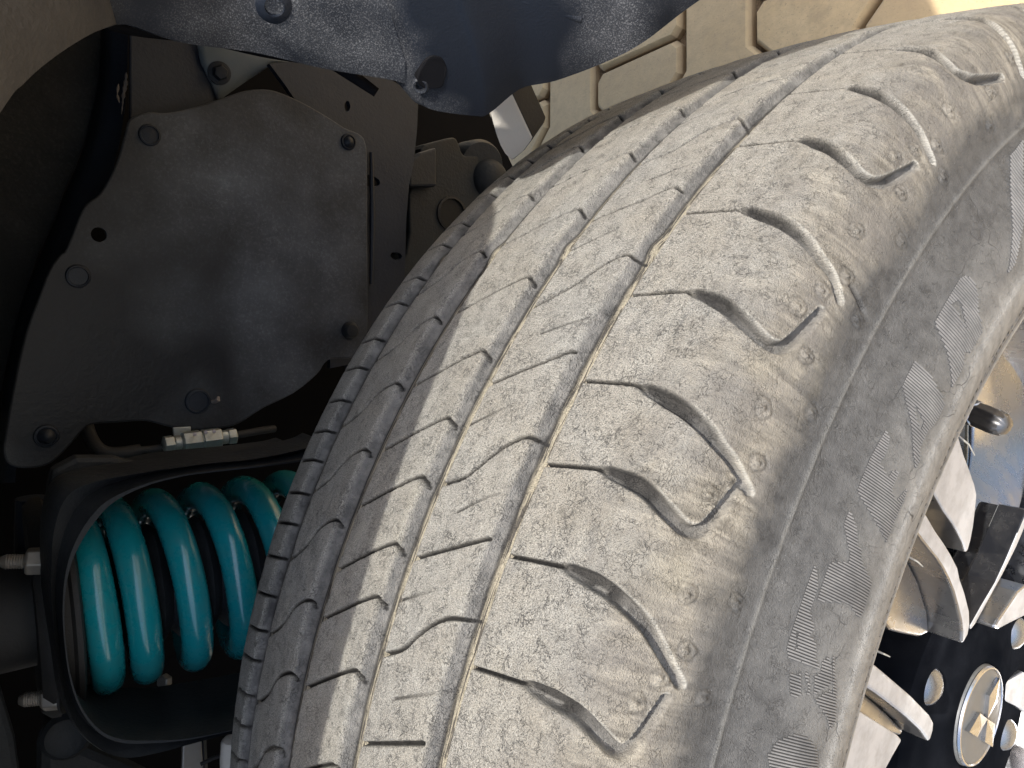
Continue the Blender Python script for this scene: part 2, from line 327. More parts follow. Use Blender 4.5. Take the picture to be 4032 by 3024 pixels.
def relief(TH, S_):
    """height (mm) and dust, highlight and shade masks over a theta x s grid"""
    X = np.radians(TH) * 378.0; n, m_ = TH.shape
    H = np.zeros((n, m_)); wall = np.zeros((n, m_)); flo = np.zeros((n, m_)); deep = np.zeros((n, m_)); edge = np.zeros((n, m_))
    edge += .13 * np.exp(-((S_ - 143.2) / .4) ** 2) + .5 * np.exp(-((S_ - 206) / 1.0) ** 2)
    th1 = TH[:, 0]; s1 = S_[0]
    H += .30 * n2(X, S_ + 300, .11, 1) * np.clip((120 - S_) / 30, 0, 1) * (S_ > -100) + .12 * n2(X, S_ + 300, .45, 2) * np.clip((125 - S_) / 30, .15, 1)
    H += .13 * n2(X, S_ + 300, 1.0, 3) * np.clip((110 - S_) / 20, .1, 1)
    H += .5 * np.exp(-((S_ - 143.0) / .5) ** 2) * (1 + 1.2 * n2(X, S_, .3, 61)) - .15 * np.exp(-((S_ - 146.5) / 2.2) ** 2)          # mould line
    H += .35 * np.clip((S_ - 181) / 1.5, 0, 1) * np.clip((197 - S_) / 1.5, 0, 1)                         # rim protector
    H += .7 * np.exp(-((S_ - 206) / 1.6) ** 2); H -= .5 * np.exp(-((S_ - 203) / .7) ** 2); deep_b = .8 * np.clip((S_ - 210) / 1.5, 0, 1)
    H += .35 * ((np.floor(TH / .42) % 2) * 2 - 1) * np.exp(-((S_ - 198) / 1.2) ** 4)                   # toothed band at the bead
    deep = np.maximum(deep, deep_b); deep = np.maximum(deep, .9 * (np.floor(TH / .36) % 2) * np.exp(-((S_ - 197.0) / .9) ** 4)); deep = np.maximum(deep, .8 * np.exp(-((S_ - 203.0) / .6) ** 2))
    for gi, (a, b, c, d) in enumerate(GRV):
        wob = 1.1 * n1(th1, .6, 20 + gi) + .6 * n1(th1, 5, 30 + gi); wob = wob[:, None]; wob2 = (.3 * n1(th1, 3, 40 + gi))[:, None]
        f = np.clip((S_ - a - wob) / (b - a - wob), 0, 1); g = np.clip((d + wob2 - S_) / (d - c), 0, 1)
        dep = np.minimum(f, g); bar = np.exp(-((TH - 74.0) / .8) ** 2) + np.exp(-((TH - 14.0) / .5) ** 4)
        D = 4.4 * (1 - .35 * bar); fe = f * f * (3 - 2 * f)
        H = np.where((S_ > a - 2) & (S_ < d + 1), H * (1 - dep) - D * np.minimum(.25 * f + .75 * fe, g), H)
        on = (dep > 0.03)
        wall = np.maximum(wall, np.where(on & (S_ < b + .6), np.clip((f - .20) * 4, 0, 1), 0) * (S_ < b + 1))
        flo = np.maximum(flo, np.where((S_ > b - .2) & (S_ < d), np.clip((S_ - b) / .5, 0, 1), 0))
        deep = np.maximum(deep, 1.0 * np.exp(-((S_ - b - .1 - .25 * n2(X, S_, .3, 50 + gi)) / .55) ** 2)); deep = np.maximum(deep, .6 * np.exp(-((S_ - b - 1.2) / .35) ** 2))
    for kind, P in FE:
        P = np.array(P); p_x = np.radians(P[:, 0]) * 378.0
        if kind in ('hook', 'long'):                      # smooth the polyline
            c = np.array([(q[0], q[1]) for q in [tuple(v)[:2] for v in catmull([(x, s_, 0) for x, s_ in zip(p_x, P[:, 1])], 6)]])
        else:
            c = np.array([tuple(v)[:2] for v in catmull([(x, s_, 0) for x, s_ in zip(p_x, P[:, 1])], 4)]) if len(P) > 2 else np.c_[p_x, P[:, 1]]
        mg = 6
        i0, i1 = np.searchsorted(th1, np.degrees((c[:, 0].min() - mg) / 378)), np.searchsorted(th1, np.degrees((c[:, 0].max() + mg) / 378))
        j0, j1 = np.searchsorted(s1, c[:, 1].min() - mg), np.searchsorted(s1, c[:, 1].max() + mg)
        if i1 - i0 < 2 or j1 - j0 < 2: continue
        x = X[i0:i1, j0:j1]; y = S_[i0:i1, j0:j1]
        jit = .5 * n2(x, y, .6, 77)
        best = np.full(x.shape, 99.); tt = np.zeros(x.shape); side = np.zeros(x.shape)
        L = np.r_[0, np.cumsum(np.linalg.norm(np.diff(c, axis=0), axis=1))]
        for k in range(len(c) - 1):
            ax_, ay = c[k]; bx_, by = c[k + 1]; dx, dy = bx_ - ax_, by - ay; ll = dx * dx + dy * dy
            t = np.clip(((x - ax_) * dx + (y - ay) * dy) / ll, 0, 1); dd = np.hypot(x - ax_ - t * dx, y - ay - t * dy)
            q = dd < best; best = np.where(q, dd, best); tt = np.where(q, L[k] + t * (L[k + 1] - L[k]), tt)
            side = np.where(q, np.sign(dx * (y - ay) - dy * (x - ax_)), side)
        if kind in ('hook', 'long'):
            Lw = L[-1]; y0 = 20.0                      # first part is a plain sipe
            hw = np.interp(tt, [0, y0, y0 + 4, y0 + 12, y0 + 28, Lw - 14, Lw], [.5, .55, 1.8, 2.45, 2.2, 1.8, 1.45])
            dp = np.interp(tt, [0, y0, y0 + 3, y0 + 12, Lw - 8, Lw], [3.2, 3.2, 3.0, 5.2, 4.0, 2.6])
            prof_ = np.clip((hw + .3 - best + jit * .15) / np.where(tt < y0, .8, 1.05), 0, 1); prof_ = prof_ * prof_ * (3 - 2 * prof_)
            H[i0:i1, j0:j1] = H[i0:i1, j0:j1] * (1 - prof_) - dp * prof_
            wide = np.clip((tt - y0) / 3, 0, 1)
            wall[i0:i1, j0:j1] = np.maximum(wall[i0:i1, j0:j1], prof_ * wide * .9)
            edge[i0:i1, j0:j1] = np.maximum(edge[i0:i1, j0:j1], .42 * (side > 0) * np.exp(-((best - hw - .25) / .28) ** 2) * np.clip((tt - y0 - 17) / 6, 0, 1))  # pale line paints the sunlit slot rim into the colour
            bare = wide * np.clip((hw - .2 - best) / .6, 0, 1) * np.clip(1.6 - abs(tt - y0 - 14) / 8, 0, 1) * (n2(x, y, .16, 91) > -.12)
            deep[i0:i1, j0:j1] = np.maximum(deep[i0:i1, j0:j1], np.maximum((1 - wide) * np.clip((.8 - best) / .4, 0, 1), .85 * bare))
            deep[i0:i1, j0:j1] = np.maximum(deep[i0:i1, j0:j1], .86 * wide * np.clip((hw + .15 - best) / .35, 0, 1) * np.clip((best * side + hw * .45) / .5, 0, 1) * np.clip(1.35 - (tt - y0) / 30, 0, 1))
        else:
            w = {'sipe': .6, 'faint': .42}[kind]; d_ = {'sipe': 2.8, 'faint': 1.0}[kind]
            fade = 1 if kind == 'sipe' else np.clip(1.15 - tt / L[-1], .2, 1)
            pr = np.clip((w + .3 - best + jit * .4) / .8, 0, 1) * fade
            H[i0:i1, j0:j1] = np.minimum(H[i0:i1, j0:j1], H[i0:i1, j0:j1] - d_ * pr * (H[i0:i1, j0:j1] > -2.5))
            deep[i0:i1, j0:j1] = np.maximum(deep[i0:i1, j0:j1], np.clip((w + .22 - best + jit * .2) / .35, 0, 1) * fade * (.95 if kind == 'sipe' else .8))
    for k, (t, s_) in enumerate(NUBS):
        x0 = np.radians(t) * 378; i0, i1 = np.searchsorted(th1, t - 1.2), np.searchsorted(th1, t + 1.2); j0, j1 = np.searchsorted(s1, s_ - 5), np.searchsorted(s1, s_ + 5)
        if i1 - i0 < 2: continue
        x = X[i0:i1, j0:j1]; y = S_[i0:i1, j0:j1]; r = np.hypot(x - x0, y - s_) * (1 + .5 * n2(x, y, .5, 200 + k))
        phi_ = np.arctan2(y - s_, x - x0); H[i0:i1, j0:j1] += .55 * np.exp(-((r - 1.9) / .45) ** 2) * (.55 + .45 * np.sin(3 * phi_ + 2.1 * k)) - .25 * np.exp(-((r - 3.0) / .5) ** 2) + 1.0 * np.exp(-((x - x0 - .3) ** 2 + (y - s_ + .3) ** 2) / .5)
        deep[i0:i1, j0:j1] = np.maximum(deep[i0:i1, j0:j1], .7 * np.exp(-((x - x0 + .5) ** 2 + (y - s_ - .5) ** 2) / .5) + .35 * np.exp(-((r - 2.9) / .35) ** 2))
    # cut in the shoulder
    x0 = np.radians(73.2) * 378
    q = np.exp(-((X - x0 - .25 * (S_ - 131)) / .8) ** 2) * np.exp(-((S_ - 131.5) / 5) ** 4)
    H -= 1.6 * q; deep = np.maximum(deep, np.clip(q * 1.5 - .3, 0, 1))
    return H, wall, flo, deep, np.clip(edge, 0, 1)

def tyre_mesh(name, ths, ss, parent, detail=True):
    TH, S_ = np.meshgrid(ths, ss, indexing='ij')
    H, wall, flo, deep, edge = relief(TH, S_)
    V = surf(TH, S_, H).reshape(-1, 3)
    # flatten where it stands on the ground
    M4 = np.array(WM); Wz = V @ M4[2, :3] + M4[2, 3]; low = Wz < .002
    V[low] += np.outer(.002 - Wz[low], M4[2, :3])
    n, m_ = TH.shape; idx = np.arange(n * m_).reshape(n, m_)
    F = np.stack([idx[:-1, :-1], idx[:-1, 1:], idx[1:, 1:], idx[1:, :-1]], -1).reshape(-1, 4)
    return V, F, (TH, S_, wall, flo, deep, edge, H)
fine = np.r_[np.arange(11, 36, .14), np.arange(36, 56, .07), np.arange(56, 103, .046), np.arange(103, 106, .08), np.arange(106, 122, .16)]
ss_ = np.r_[np.linspace(SS[0], -101, 30)[:-1], np.arange(-101, -60, .8), np.arange(-60, 64, .6), np.arange(64, 128, .62), np.arange(128, 178, 1.0), np.arange(178, SS[-1] - .5, .7), SS[-1]]
coarse = np.r_[np.arange(122, 371.01, .75)]
ths = np.unique(np.round(np.r_[fine, coarse[:-1], 371.0], 5))
V, F, (TH, S_, wall, flo, deep, edge, HH) = tyre_mesh("tyre", ths, ss_, wheel)
me = bpy.data.meshes.new("tyre"); me.vertices.add(len(V)); me.vertices.foreach_set("co", V.astype(np.float32).ravel())
me.loops.add(F.size); me.loops.foreach_set("vertex_index", F[:, ::-1].astype(np.int32).ravel()); me.polygons.add(len(F))
me.polygons.foreach_set("loop_start", np.arange(0, F.size, 4, dtype=np.int32)); me.polygons.foreach_set("use_smooth", np.ones(len(F), bool)); me.update(calc_edges=True)
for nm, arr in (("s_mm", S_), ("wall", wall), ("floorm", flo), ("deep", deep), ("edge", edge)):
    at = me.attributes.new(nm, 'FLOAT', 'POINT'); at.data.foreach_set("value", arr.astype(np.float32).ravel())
at = me.attributes.new("tuv", 'FLOAT_VECTOR', 'POINT'); at.data.foreach_set("vector", np.stack([np.radians(TH) * .378, S_ * .001, HH * .001], -1).astype(np.float32).ravel())
me.materials.append(M_TYRE); tyre = bpy.data.objects.new("tyre", me); link(tyre, wheel)
# ---------------------------------------------------------------- raised ribbed lettering and emblem on the sidewall
def metal(name, base, rough, metallic=1.0, grime=.15, scale=60, bumps=0.0, aniso=0, spec=.5):
    mt, nt, p = newmat(name); g = gcoord(nt)
    f = ramp(nt, noise(nt, g, scale, 5, .68), [(.42, 0), (.72, 1)])
    c = mix(nt, mth(nt, 'MULTIPLY', f, grime), base, (.30, .28, .24)); nt.links.new(c, p.inputs["Base Color"])
    p.inputs["Metallic"].default_value = metallic
    nt.links.new(mth(nt, 'ADD', rough, mth(nt, 'MULTIPLY', f, .22)), p.inputs["Roughness"]); p.inputs["Specular IOR Level"].default_value = spec
    if bumps: nt.links.new(bump(nt, noise(nt, g, scale * 9, 3, .7), .4, bumps), p.inputs["Normal"])
    return mt
def letter_material():
    mt, nt, p = newmat("ridged_rubber"); g = gcoord(nt); h = attr(nt, "ridge").outputs["Fac"]
    top = mix(nt, ramp(nt, noise(nt, g, 90, 4, .65), [(.3, 0), (.7, 1)]), (.10, .099, .095), (.195, .19, .18))
    c = mix(nt, ramp(nt, h, [(.25, 0), (.75, 1)]), (.034, .034, .034), top); nt.links.new(c, p.inputs["Base Color"])
    p.inputs["Roughness"].default_value = .75
    return mt
M_LET = letter_material()
def inside_intervals(poly, th):
    xs = []
    n = len(poly)
    for i in range(n):
        (a, b), (c, d) = poly[i], poly[(i + 1) % n]
        if (a > th) != (c > th): xs.append(b + (th - a) / (c - a) * (d - b))
    xs.sort(); return list(zip(xs[::2], xs[1::2]))
def letter(poly, holes=(), label=None, step=.15):
    V = []; F = []; RV = []
    t0 = min(p[0] for p in poly); t1 = max(p[0] for p in poly); th = math.floor(t0 / step) * step + step
    while th < t1:
        iv = inside_intervals(poly, th)
        for hpoly in holes:
            for (p, q) in inside_intervals(hpoly, th):
                nv = []
                for (a, b) in iv:
                    if q <= a or p >= b: nv.append((a, b)); continue
                    if p > a: nv.append((a, p))
                    if q < b: nv.append((q, b))
                iv = nv
        for (a, b) in iv:
            if b - a < .5: continue
            k = max(2, int((b - a) / 1.6) + 1); s = np.linspace(a, b, k); w = step * .5
            hh = .42 + .05 * random.random(); e = np.full(k, hh); 
            rows = [(th - w, .05, 0), (th - w * .35, 1, 1), (th + w * .35, 1, 1), (th + w, .05, 0)]
            o = len(V)
            for (t, hs, rv) in rows:
                P3 = surf(np.full(k, t), s, e * hs + (0 if hs == 1 else 0)); V += [tuple(v) for v in P3]; RV += [rv] * k
            for r in range(3):
                for i in range(k - 1): F.append((o + r * k + i, o + r * k + i + 1, o + (r + 1) * k + i + 1, o + (r + 1) * k + i))
            F.append((o, o + k, o + 2 * k, o + 3 * k)); F.append((o + k - 1, o + 4 * k - 1, o + 3 * k - 1, o + 2 * k - 1))
        th += step
    me = bpy.data.meshes.new("raised_letter"); me.from_pydata(V, [], F); me.update(); me.materials.append(M_LET)
    at = me.attributes.new("ridge", 'FLOAT', 'POINT'); at.data.foreach_set("value", np.array(RV, np.float32))
    o = bpy.data.objects.new("raised_letter", me); link(o, tyre)
    if label: o["label"] = label
    return o
L0 = [(53.49, 146.58),(55.08, 147.59),(55.87, 147.59),(58.15, 156.41),(60.3, 165.58),(62.54, 172.64),(63.29, 174.2),(61.96, 174.57),(60.37, 170.81),(58.55, 166.4)]
L1 = [(70.52, 159.72),(70.84, 162.83),(71.4, 168.52),(72.11, 173.45),(72.69, 177.16),(71.73, 177.57),(70.82, 177.57),(70.48, 175.29),(70.09, 175.29),(69.86, 177.57),(68.91, 177.57),(67.93, 177.99),(67.66, 176.02),(67.36, 171.3),(66.6, 168.52),(66.18, 165.58),(66.12, 162.83),(66.34, 160.79),(66.78, 159.72),(68.69, 159.72)]
L1h = [(68.62, 161.83),(68.12, 162.83),(68.1, 164.71),(68.61, 167.86),(69.02, 170.81),(68.87, 167.86)]
L2 = [(73.29, 159.72),(73.29, 165.58),(73.65, 171.3),(73.86, 177.57),(75.32, 177.16),(76.2, 175.29),(77.3, 174.93),(77.84, 177.57),(78.57, 177.16),(77.87, 173.05),(76.45, 167.15),(75.91, 163.79),(75.13, 159.72),(74.2, 159.72)]
L2h = [(75.57, 166.4),(75.71, 169.14),(76, 172.22),(76.42, 172.22),(76.18, 169.14)]
L3 = [(77.89, 160.79),(78.12, 162.83),(78.7, 163.79),(79.39, 163.79),(79.6, 162.83),(79.92, 166.4),(80.1, 167.86),(79.55, 168.52),(79.43, 170.81),(79.85, 170.81),(80.51, 170.81),(80.82, 174.2),(80.28, 175.66),(79.63, 177.16),(80.34, 177.57),(81.54, 177.16),(83.15, 176.77),(82.51, 168.52),(81.83, 160.79),(81.63, 159.72),(80.55, 159.72),(79.82, 159.72)]
L4 = [(82.83, 159.72),(82.91, 160.79),(83.38, 163.79),(84.16, 166.4),(84.16, 167.86),(84.82, 169.73),(85.02, 171.3),(85.52, 176.77),(86.19, 177.16),(86.81, 177.16),(87.36, 177.16),(87.53, 176.39),(87.43, 173.45),(87.14, 170.28),(87.43, 164.71),(87.76, 159.72),(86.95, 159.72),(85.71, 159.72),(85.18, 165.58),(84.69, 164.71),(84.6, 163.79),(83.85, 160.79),(83.66, 159.72),(83.18, 159.72)]
L5 = [(86.18, 155.28),(86.3, 156.41),(86.68, 157.53),(87.06, 158.64),(87.64, 158.64),(87.99, 158.64),(88.44, 158.64),(88.44, 159.72),(88.7, 159.72),(88.77, 160.79),(89.11, 161.83),(89.38, 160.79),(89.58, 162.83),(89.72, 163.79),(90.14, 164.71),(90.3, 164.71),(90.69, 167.15),(90.8, 167.15),(90.86, 163.79),(90.74, 160.79),(90.87, 157.53),(90.74, 156.41),(90.41, 155.28),(90.07, 155.28),(89.58, 155.28),(88.94, 155.28),(88.1, 155.28),(87.27, 155.28),(86.58, 155.28)]
L5h = [(89.57, 156.41),(89.43, 157.53),(89.9, 157.53),(90.21, 158.64),(90.36, 157.53),(89.94, 157.53)]
L6 = [(91.4, 158.64),(91.42, 159.72),(91.33, 161.83),(92.31, 163.79),(92.55, 161.83),(92.48, 160.79),(92.07, 159.72),(91.59, 158.64)]
L7 = [(91.22, 162.83),(91.17, 163.79),(91.35, 164.71),(91.57, 164.71),(91.49, 163.79)]
L8 = [(91.63, 164.71),(91.59, 165.58),(92.11, 166.4),(92.15, 165.58),(91.86, 165.58)]
L9 = [(91.17, 166.4),(90.98, 167.86),(90.63, 167.86),(90.39, 167.15),(90.05, 169.14),(90.31, 170.28),(90.56, 171.3),(91.19, 173.05),(91.46, 172.22),(91.68, 170.28),(91.97, 168.52),(92.02, 167.86)]
L10 = [(91.55, 173.45),(91.77, 174.57),(92.32, 176.39),(92.62, 177.57),(93.02, 178.41),(93.54, 178.41),(93.46, 177.57),(93.05, 175.66),(92.82, 173.83),(92.47, 170.28),(92.32, 168.52),(92.01, 170.28),(91.77, 171.77)]
L11 = [(94.13, 166.4),(94.12, 167.86),(94.2, 169.73),(94.35, 171.77),(94.59, 173.83),(94.85, 174.93),(95.4, 176.39),(96.18, 177.57),(96.82, 176.39),(97.16, 171.77),(97.12, 166.4),(96.79, 162.83),(96.14, 160.79),(95.42, 158.64),(95.2, 159.72),(94.95, 159.72),(94.65, 160.79),(94.41, 162.83),(94.21, 164.71)]
L12 = [(89.92, 170.28),(89.9, 170.81),(90.69, 173.05),(91.71, 176.39),(92.78, 178.83),(93.29, 179.61),(93.29, 179.22),(91.75, 174.93),(90.73, 172.22)]
letter(L0, [], None, .26); letter(L1, [L1h], None, .20); letter(L2, [L2h], None, .17)
for P_, h_, lb in ((L3, [], None), (L4, [], None), (L5, [L5h], "ridged wing of the foot emblem moulded on the sidewall"),
                   (L6, [], None), (L7, [], None), (L8, [], None), (L9, [], None), (L10, [], None), (L11, [], "rounded ridged letter moulded below the emblem"), (L12, [], None)):
    q_ = letter(P_, h_, lb)
    if P_ in (L5, L6, L7, L8, L9, L10, L12): q_.name = "emblem_piece"
# fine rubber hairs left by the mould at the bead
for (t, s_, ln) in ((71.0, 216, .012), (81.5, 216, .008), (88.5, 216, .006)):
    a = surf(np.array([t]), np.array([s_]), np.array([0.]))[0]; b = a + np.array([.004, .0, -.0]) + (-a * np.array([0, 1, 1])) / np.linalg.norm(a[1:]) * ln
    tube("rubber_hair", [wv(a), wv((a + b) / 2 + np.array([.0015, 0, 0])), wv(b)], [.0004, .0003, .0002], M_TYRE, tyre, seg=6)
# ---------------------------------------------------------------- alloy rim (wheel frame)
M_FACE = metal("machined_alloy", (.56, .58, .60), .46, .15, grime=.55, scale=70, bumps=.0003)
M_SIDE = metal("painted_silver", (.36, .365, .375), .24, .9, grime=.35, scale=40)
M_CHR = metal("polished_alloy", (.50, .51, .53), .22, 1.0, grime=.12, scale=45)
M_SHADED = metal("shaded_alloy", (.012, .013, .016), .14, 0.0, grime=.05, scale=120, spec=.8)  # alloy with one spoke's shade and dark reflection painted in
M_LINE = dusty("dusty_black_metal", (.004, .005, .007), (.030, .033, .040), .6, rough=.42, scale=60, speck=.8, bumps=0, spec=0)
def wmesh(name, V, F, mat, parent, **k): return mesh(name, V, F, mat, parent, local=True, **k)
def wl_lathe(name, prof, mat, parent, seg=180, **k):
    """prof (r, x) round the axle"""
    V = []; F = []
    for r, x in prof:
        for i in range(seg):
            t = 2 * math.pi * i / seg; V.append((x, r * math.cos(t), r * math.sin(t)))
    for i in range(len(prof) - 1):
        for k2 in range(seg): F.append((i * seg + k2, i * seg + (k2 + 1) % seg, (i + 1) * seg + (k2 + 1) % seg, (i + 1) * seg + k2))
    return wmesh(name, V, F, mat, parent, **k)
# flange, barrel and inner well: one turned body
rim = wl_lathe("rim", [(.2660, .1040), (.2664, .1100), (.2655, .1122), (.2640, .1126), (.2625, .1115), (.2590, .106), (.2530, .1010), (.2490, .0990), (.2470, .090), (.2440, .060),
                       (.2330, .030), (.2300, -.02), (.2330, -.08), (.2480, -.105), (.2640, -.112), (.2680, -.115), (.2700, -.108)], M_CHR, wheel)
PANEL = [(1230, (0.0235, 0.2614, -0.0048), (0.0253, 0.2794, -0.0414)), (1330, (0.0228, 0.2427, -0.0061), (0.0253, 0.2652, -0.0538)), (1430, (0.0218, 0.2202, 0.0015), (0.0253, 0.2506, -0.0663)), (1530, (0.022, 0.202, 0.0006), (0.0262, 0.2348, -0.0763)), (1630, (0.0236, 0.1849, -0.0022), (0.0279, 0.218, -0.0841)), (1730, (0.027, 0.1677, -0.0034), (0.0314, 0.1994, -0.0865)), (1830, (0.0331, 0.1478, 0.0056), (0.0374, 0.178, -0.0785)), (1930, (0.0424, 0.1257, 0.026), (0.0457, 0.1541, -0.0584)), (2030, (0.0522, 0.1062, 0.0436), (0.0541, 0.1308, -0.0354)), (2130, (0.0615, 0.088, 0.0615), (0.0617, 0.1073, -0.0064)), (2230, (0.0705, 0.0713, 0.0786), (0.0689, 0.0859, 0.021)), (2330, (0.0772, 0.0574, 0.0865), (0.0753, 0.0658, 0.0489)), (2430, (0.0821, 0.0445, 0.0908), (0.0808, 0.0477, 0.0741))]
def face_x(y, z): return .078 + .09 * math.hypot(y, z)
def spoke(P, depth=.034, mat=M_FACE, side=None, name="spoke", bev=.0018, off=0, smooth_n=0):
    P = [Vector(p) for p in P]
    if smooth_n: P = catmull(P, smooth_n, True)
    n = len(P)
    top = [Vector((face_x(p.y, p.z) + off, p.y, p.z)) for p in P]
    V = top + [v - Vector((depth, 0, 0)) for v in top]
    F = [tuple(range(n)), tuple(range(2 * n - 1, n - 1, -1))] + [(i, (i + 1) % n, n + (i + 1) % n, n + i) for i in range(n)]
    o = wmesh(name, V, F, mat, rim, smooth=False, bevel=bev, seg=3)
    if mat is M_FACE:
        o.data.materials.append(side or M_SIDE)
        for p in o.data.polygons:
            if abs(p.normal.x) < .6: p.material_index = 1
    return o
SA = [(0.0987, -0.0137, 0.2307),(0.0958, -0.0171, 0.1972),(0.093, -0.0202, 0.1661),(0.0925, -0.0216, 0.1594),(0.0925, -0.023, 0.16),(0.0931, -0.0295, 0.1656),(0.0936, -0.0355, 0.1702),(0.0945, -0.0457, 0.178),(0.0988, -0.0471, 0.2272),(0.0988, -0.0362, 0.2291),(0.0987, -0.0236, 0.2296)]
SB = [(0.0986, 0.0049, 0.2304),(0.0983, 0.0047, 0.2262),(0.0962, 0.002, 0.2025),(0.0924, -0.0029, 0.161),(0.0895, -0.0081, 0.128),(0.0888, -0.0104, 0.1203),(0.0886, -0.0142, 0.1184),(0.0888, -0.02, 0.119),(0.0903, -0.016, 0.1354),(0.0925, -0.0121, 0.1606),(0.0942, -0.0098, 0.1803),(0.0965, -0.0069, 0.2057),(0.0987, -0.0049, 0.2304),(0.0986, 0.0003, 0.2304)]
SBr = [(0.0987, -0.0048, 0.2304),(0.0965, -0.0069, 0.2057),(0.0942, -0.0098, 0.1803),(0.0916, -0.0141, 0.1508),(0.0887, -0.0198, 0.1185),(0.0891, -0.0224, 0.1223),(0.091, -0.0224, 0.1434),(0.0927, -0.0202, 0.1625),(0.0928, -0.0196, 0.164),(0.0962, -0.0161, 0.2024),(0.0987, -0.0131, 0.2312),(0.0988, -0.0082, 0.2315)]
SC = [(0.0986, 0.0604, 0.2219),(0.0981, 0.0582, 0.2161),(0.0972, 0.0571, 0.2059),(0.0962, 0.0559, 0.194),(0.0949, 0.0548, 0.1813),(0.094, 0.0531, 0.17),(0.0928, 0.0506, 0.1582),(0.0918, 0.0475, 0.1469),(0.0907, 0.043, 0.135),(0.0894, 0.0379, 0.1227),(0.0888, 0.0337, 0.1157),(0.0882, 0.0284, 0.1107),(0.0881, 0.0339, 0.1069),(0.0884, 0.0391, 0.1089),(0.0891, 0.0447, 0.1161),(0.0907, 0.0508, 0.1317),(0.0919, 0.0547, 0.1446),(0.0926, 0.0582, 0.1524),(0.0938, 0.061, 0.1664),(0.0951, 0.063, 0.1798),(0.0963, 0.0645, 0.1938),(0.0977, 0.0672, 0.2103),(0.0987, 0.0687, 0.2212),(0.099, 0.0666, 0.2246),(0.0989, 0.0635, 0.2251)]
SCr = [(0.099, 0.0538, 0.2271),(0.0982, 0.058, 0.2177),(0.0962, 0.0559, 0.194),(0.094, 0.0531, 0.17),(0.0918, 0.0475, 0.1469),(0.0894, 0.0379, 0.1227),(0.0882, 0.0284, 0.1102),(0.0892, 0.0245, 0.1218),(0.091, 0.0222, 0.1429),(0.0926, 0.0205, 0.1625),(0.0943, 0.0243, 0.1804),(0.0962, 0.0301, 0.2012),(0.0985, 0.0354, 0.2264),(0.0988, 0.0449, 0.2264)]
SD = [(0.0993, 0.1061, 0.2125),(0.0981, 0.1027, 0.1996),(0.0973, 0.1002, 0.1913),(0.0963, 0.0973, 0.1782),(0.0952, 0.0943, 0.1662),(0.0944, 0.0918, 0.1593),(0.094, 0.0864, 0.155),(0.0931, 0.079, 0.1499),(0.0927, 0.0724, 0.1471),(0.0925, 0.0675, 0.1464),(0.0926, 0.0661, 0.1482),(0.0933, 0.0687, 0.156),(0.0943, 0.0709, 0.1674),(0.095, 0.0722, 0.1767),(0.0965, 0.0735, 0.1922),(0.0977, 0.0757, 0.2066),(0.0989, 0.0774, 0.2193),(0.0989, 0.0858, 0.2174),(0.0992, 0.0964, 0.2147)]
SDr = [(0.0992, 0.0756, 0.2232),(0.0989, 0.0776, 0.2187),(0.0977, 0.0757, 0.2066),(0.0965, 0.0735, 0.1922),(0.095, 0.0722, 0.1767),(0.0939, 0.0698, 0.162),(0.0926, 0.0661, 0.1482),(0.0927, 0.0624, 0.1519),(0.0926, 0.059, 0.1525),(0.0938, 0.0612, 0.1648),(0.0953, 0.0648, 0.1817),(0.0965, 0.0663, 0.1957),(0.098, 0.0679, 0.2114),(0.0992, 0.0699, 0.2246)]
SF = [(0.0901, 0.1073, 0.0809),(0.0898, 0.1095, 0.0735),(0.0885, 0.0875, 0.0773),(0.0878, 0.0706, 0.0837),(0.0876, 0.0553, 0.0923),(0.0877, 0.0405, 0.1012),(0.0879, 0.037, 0.1051),(0.0883, 0.0379, 0.1082),(0.088, 0.0505, 0.1),(0.0879, 0.065, 0.0903),(0.0884, 0.0791, 0.0859),(0.0892, 0.0939, 0.0831)]
SE = [(0.0856, 0.076, 0.038),(0.0855, 0.0692, 0.0482),(0.0853, 0.0598, 0.0549),(0.0852, 0.0504, 0.0629),(0.0851, 0.0449, 0.066),(0.0846, 0.0455, 0.0583),(0.0841, 0.0514, 0.0438),(0.0837, 0.0593, 0.0248),(0.0839, 0.0637, 0.0163)]
SFr = [(0.0898, 0.1095, 0.0735),(0.0856, 0.0776, 0.0346),(0.0855, 0.0692, 0.0482),(0.0853, 0.0598, 0.0549),(0.0852, 0.0504, 0.0629),(0.0852, 0.0433, 0.0685),(0.0861, 0.0382, 0.082),(0.0879, 0.0364, 0.1045),(0.0877, 0.0405, 0.1012),(0.0876, 0.0553, 0.0923),(0.0878, 0.0706, 0.0837),(0.0885, 0.0875, 0.0773)]
SG = [(0.0656, 0.0237, -0.0337),(0.068, 0.0362, -0.0573),(0.0688, 0.0217, -0.0722),(0.0691, 0.012, -0.0793),(0.0674, 0.0138, -0.0591),(0.0658, 0.014, -0.0409)]
for P_ in (SA, SB, SC, SD, SE): spoke(P_)
spoke(SG, off=-.016)
spoke(SF, depth=.014, bev=.0008, side=M_SHADED)
PAN = []
for v, uL, uR in PANEL:
    PAN.append([Vector(q) for q in (uL, uR)])
rows = []
for i, (a, b) in enumerate(PAN):
    rr = []
    for k in range(9):
        p = a.lerp(b, k / 8); rr.append(Vector((p.x - .006 * (abs(k / 8 - .5) * 2) ** 3, p.y, p.z)))
    rows.append(rr)
V, F = loft_vf([catmull(r_, 1) for r_ in rows]); pn = wmesh("barrel_panel", V, F, M_CHR, rim, subd=2); md = pn.modifiers.new("shell", 'SOLIDIFY'); md.thickness = .006; md.offset = -1  # stands for the far barrel side, tilted to mirror the sky
for P_ in (SBr, SDr): spoke(P_, depth=.02, mat=M_SIDE, name="spoke_recess", off=-.012)
spoke(SFr, depth=.012, mat=M_SHADED, name="spoke_recess", off=-.014)
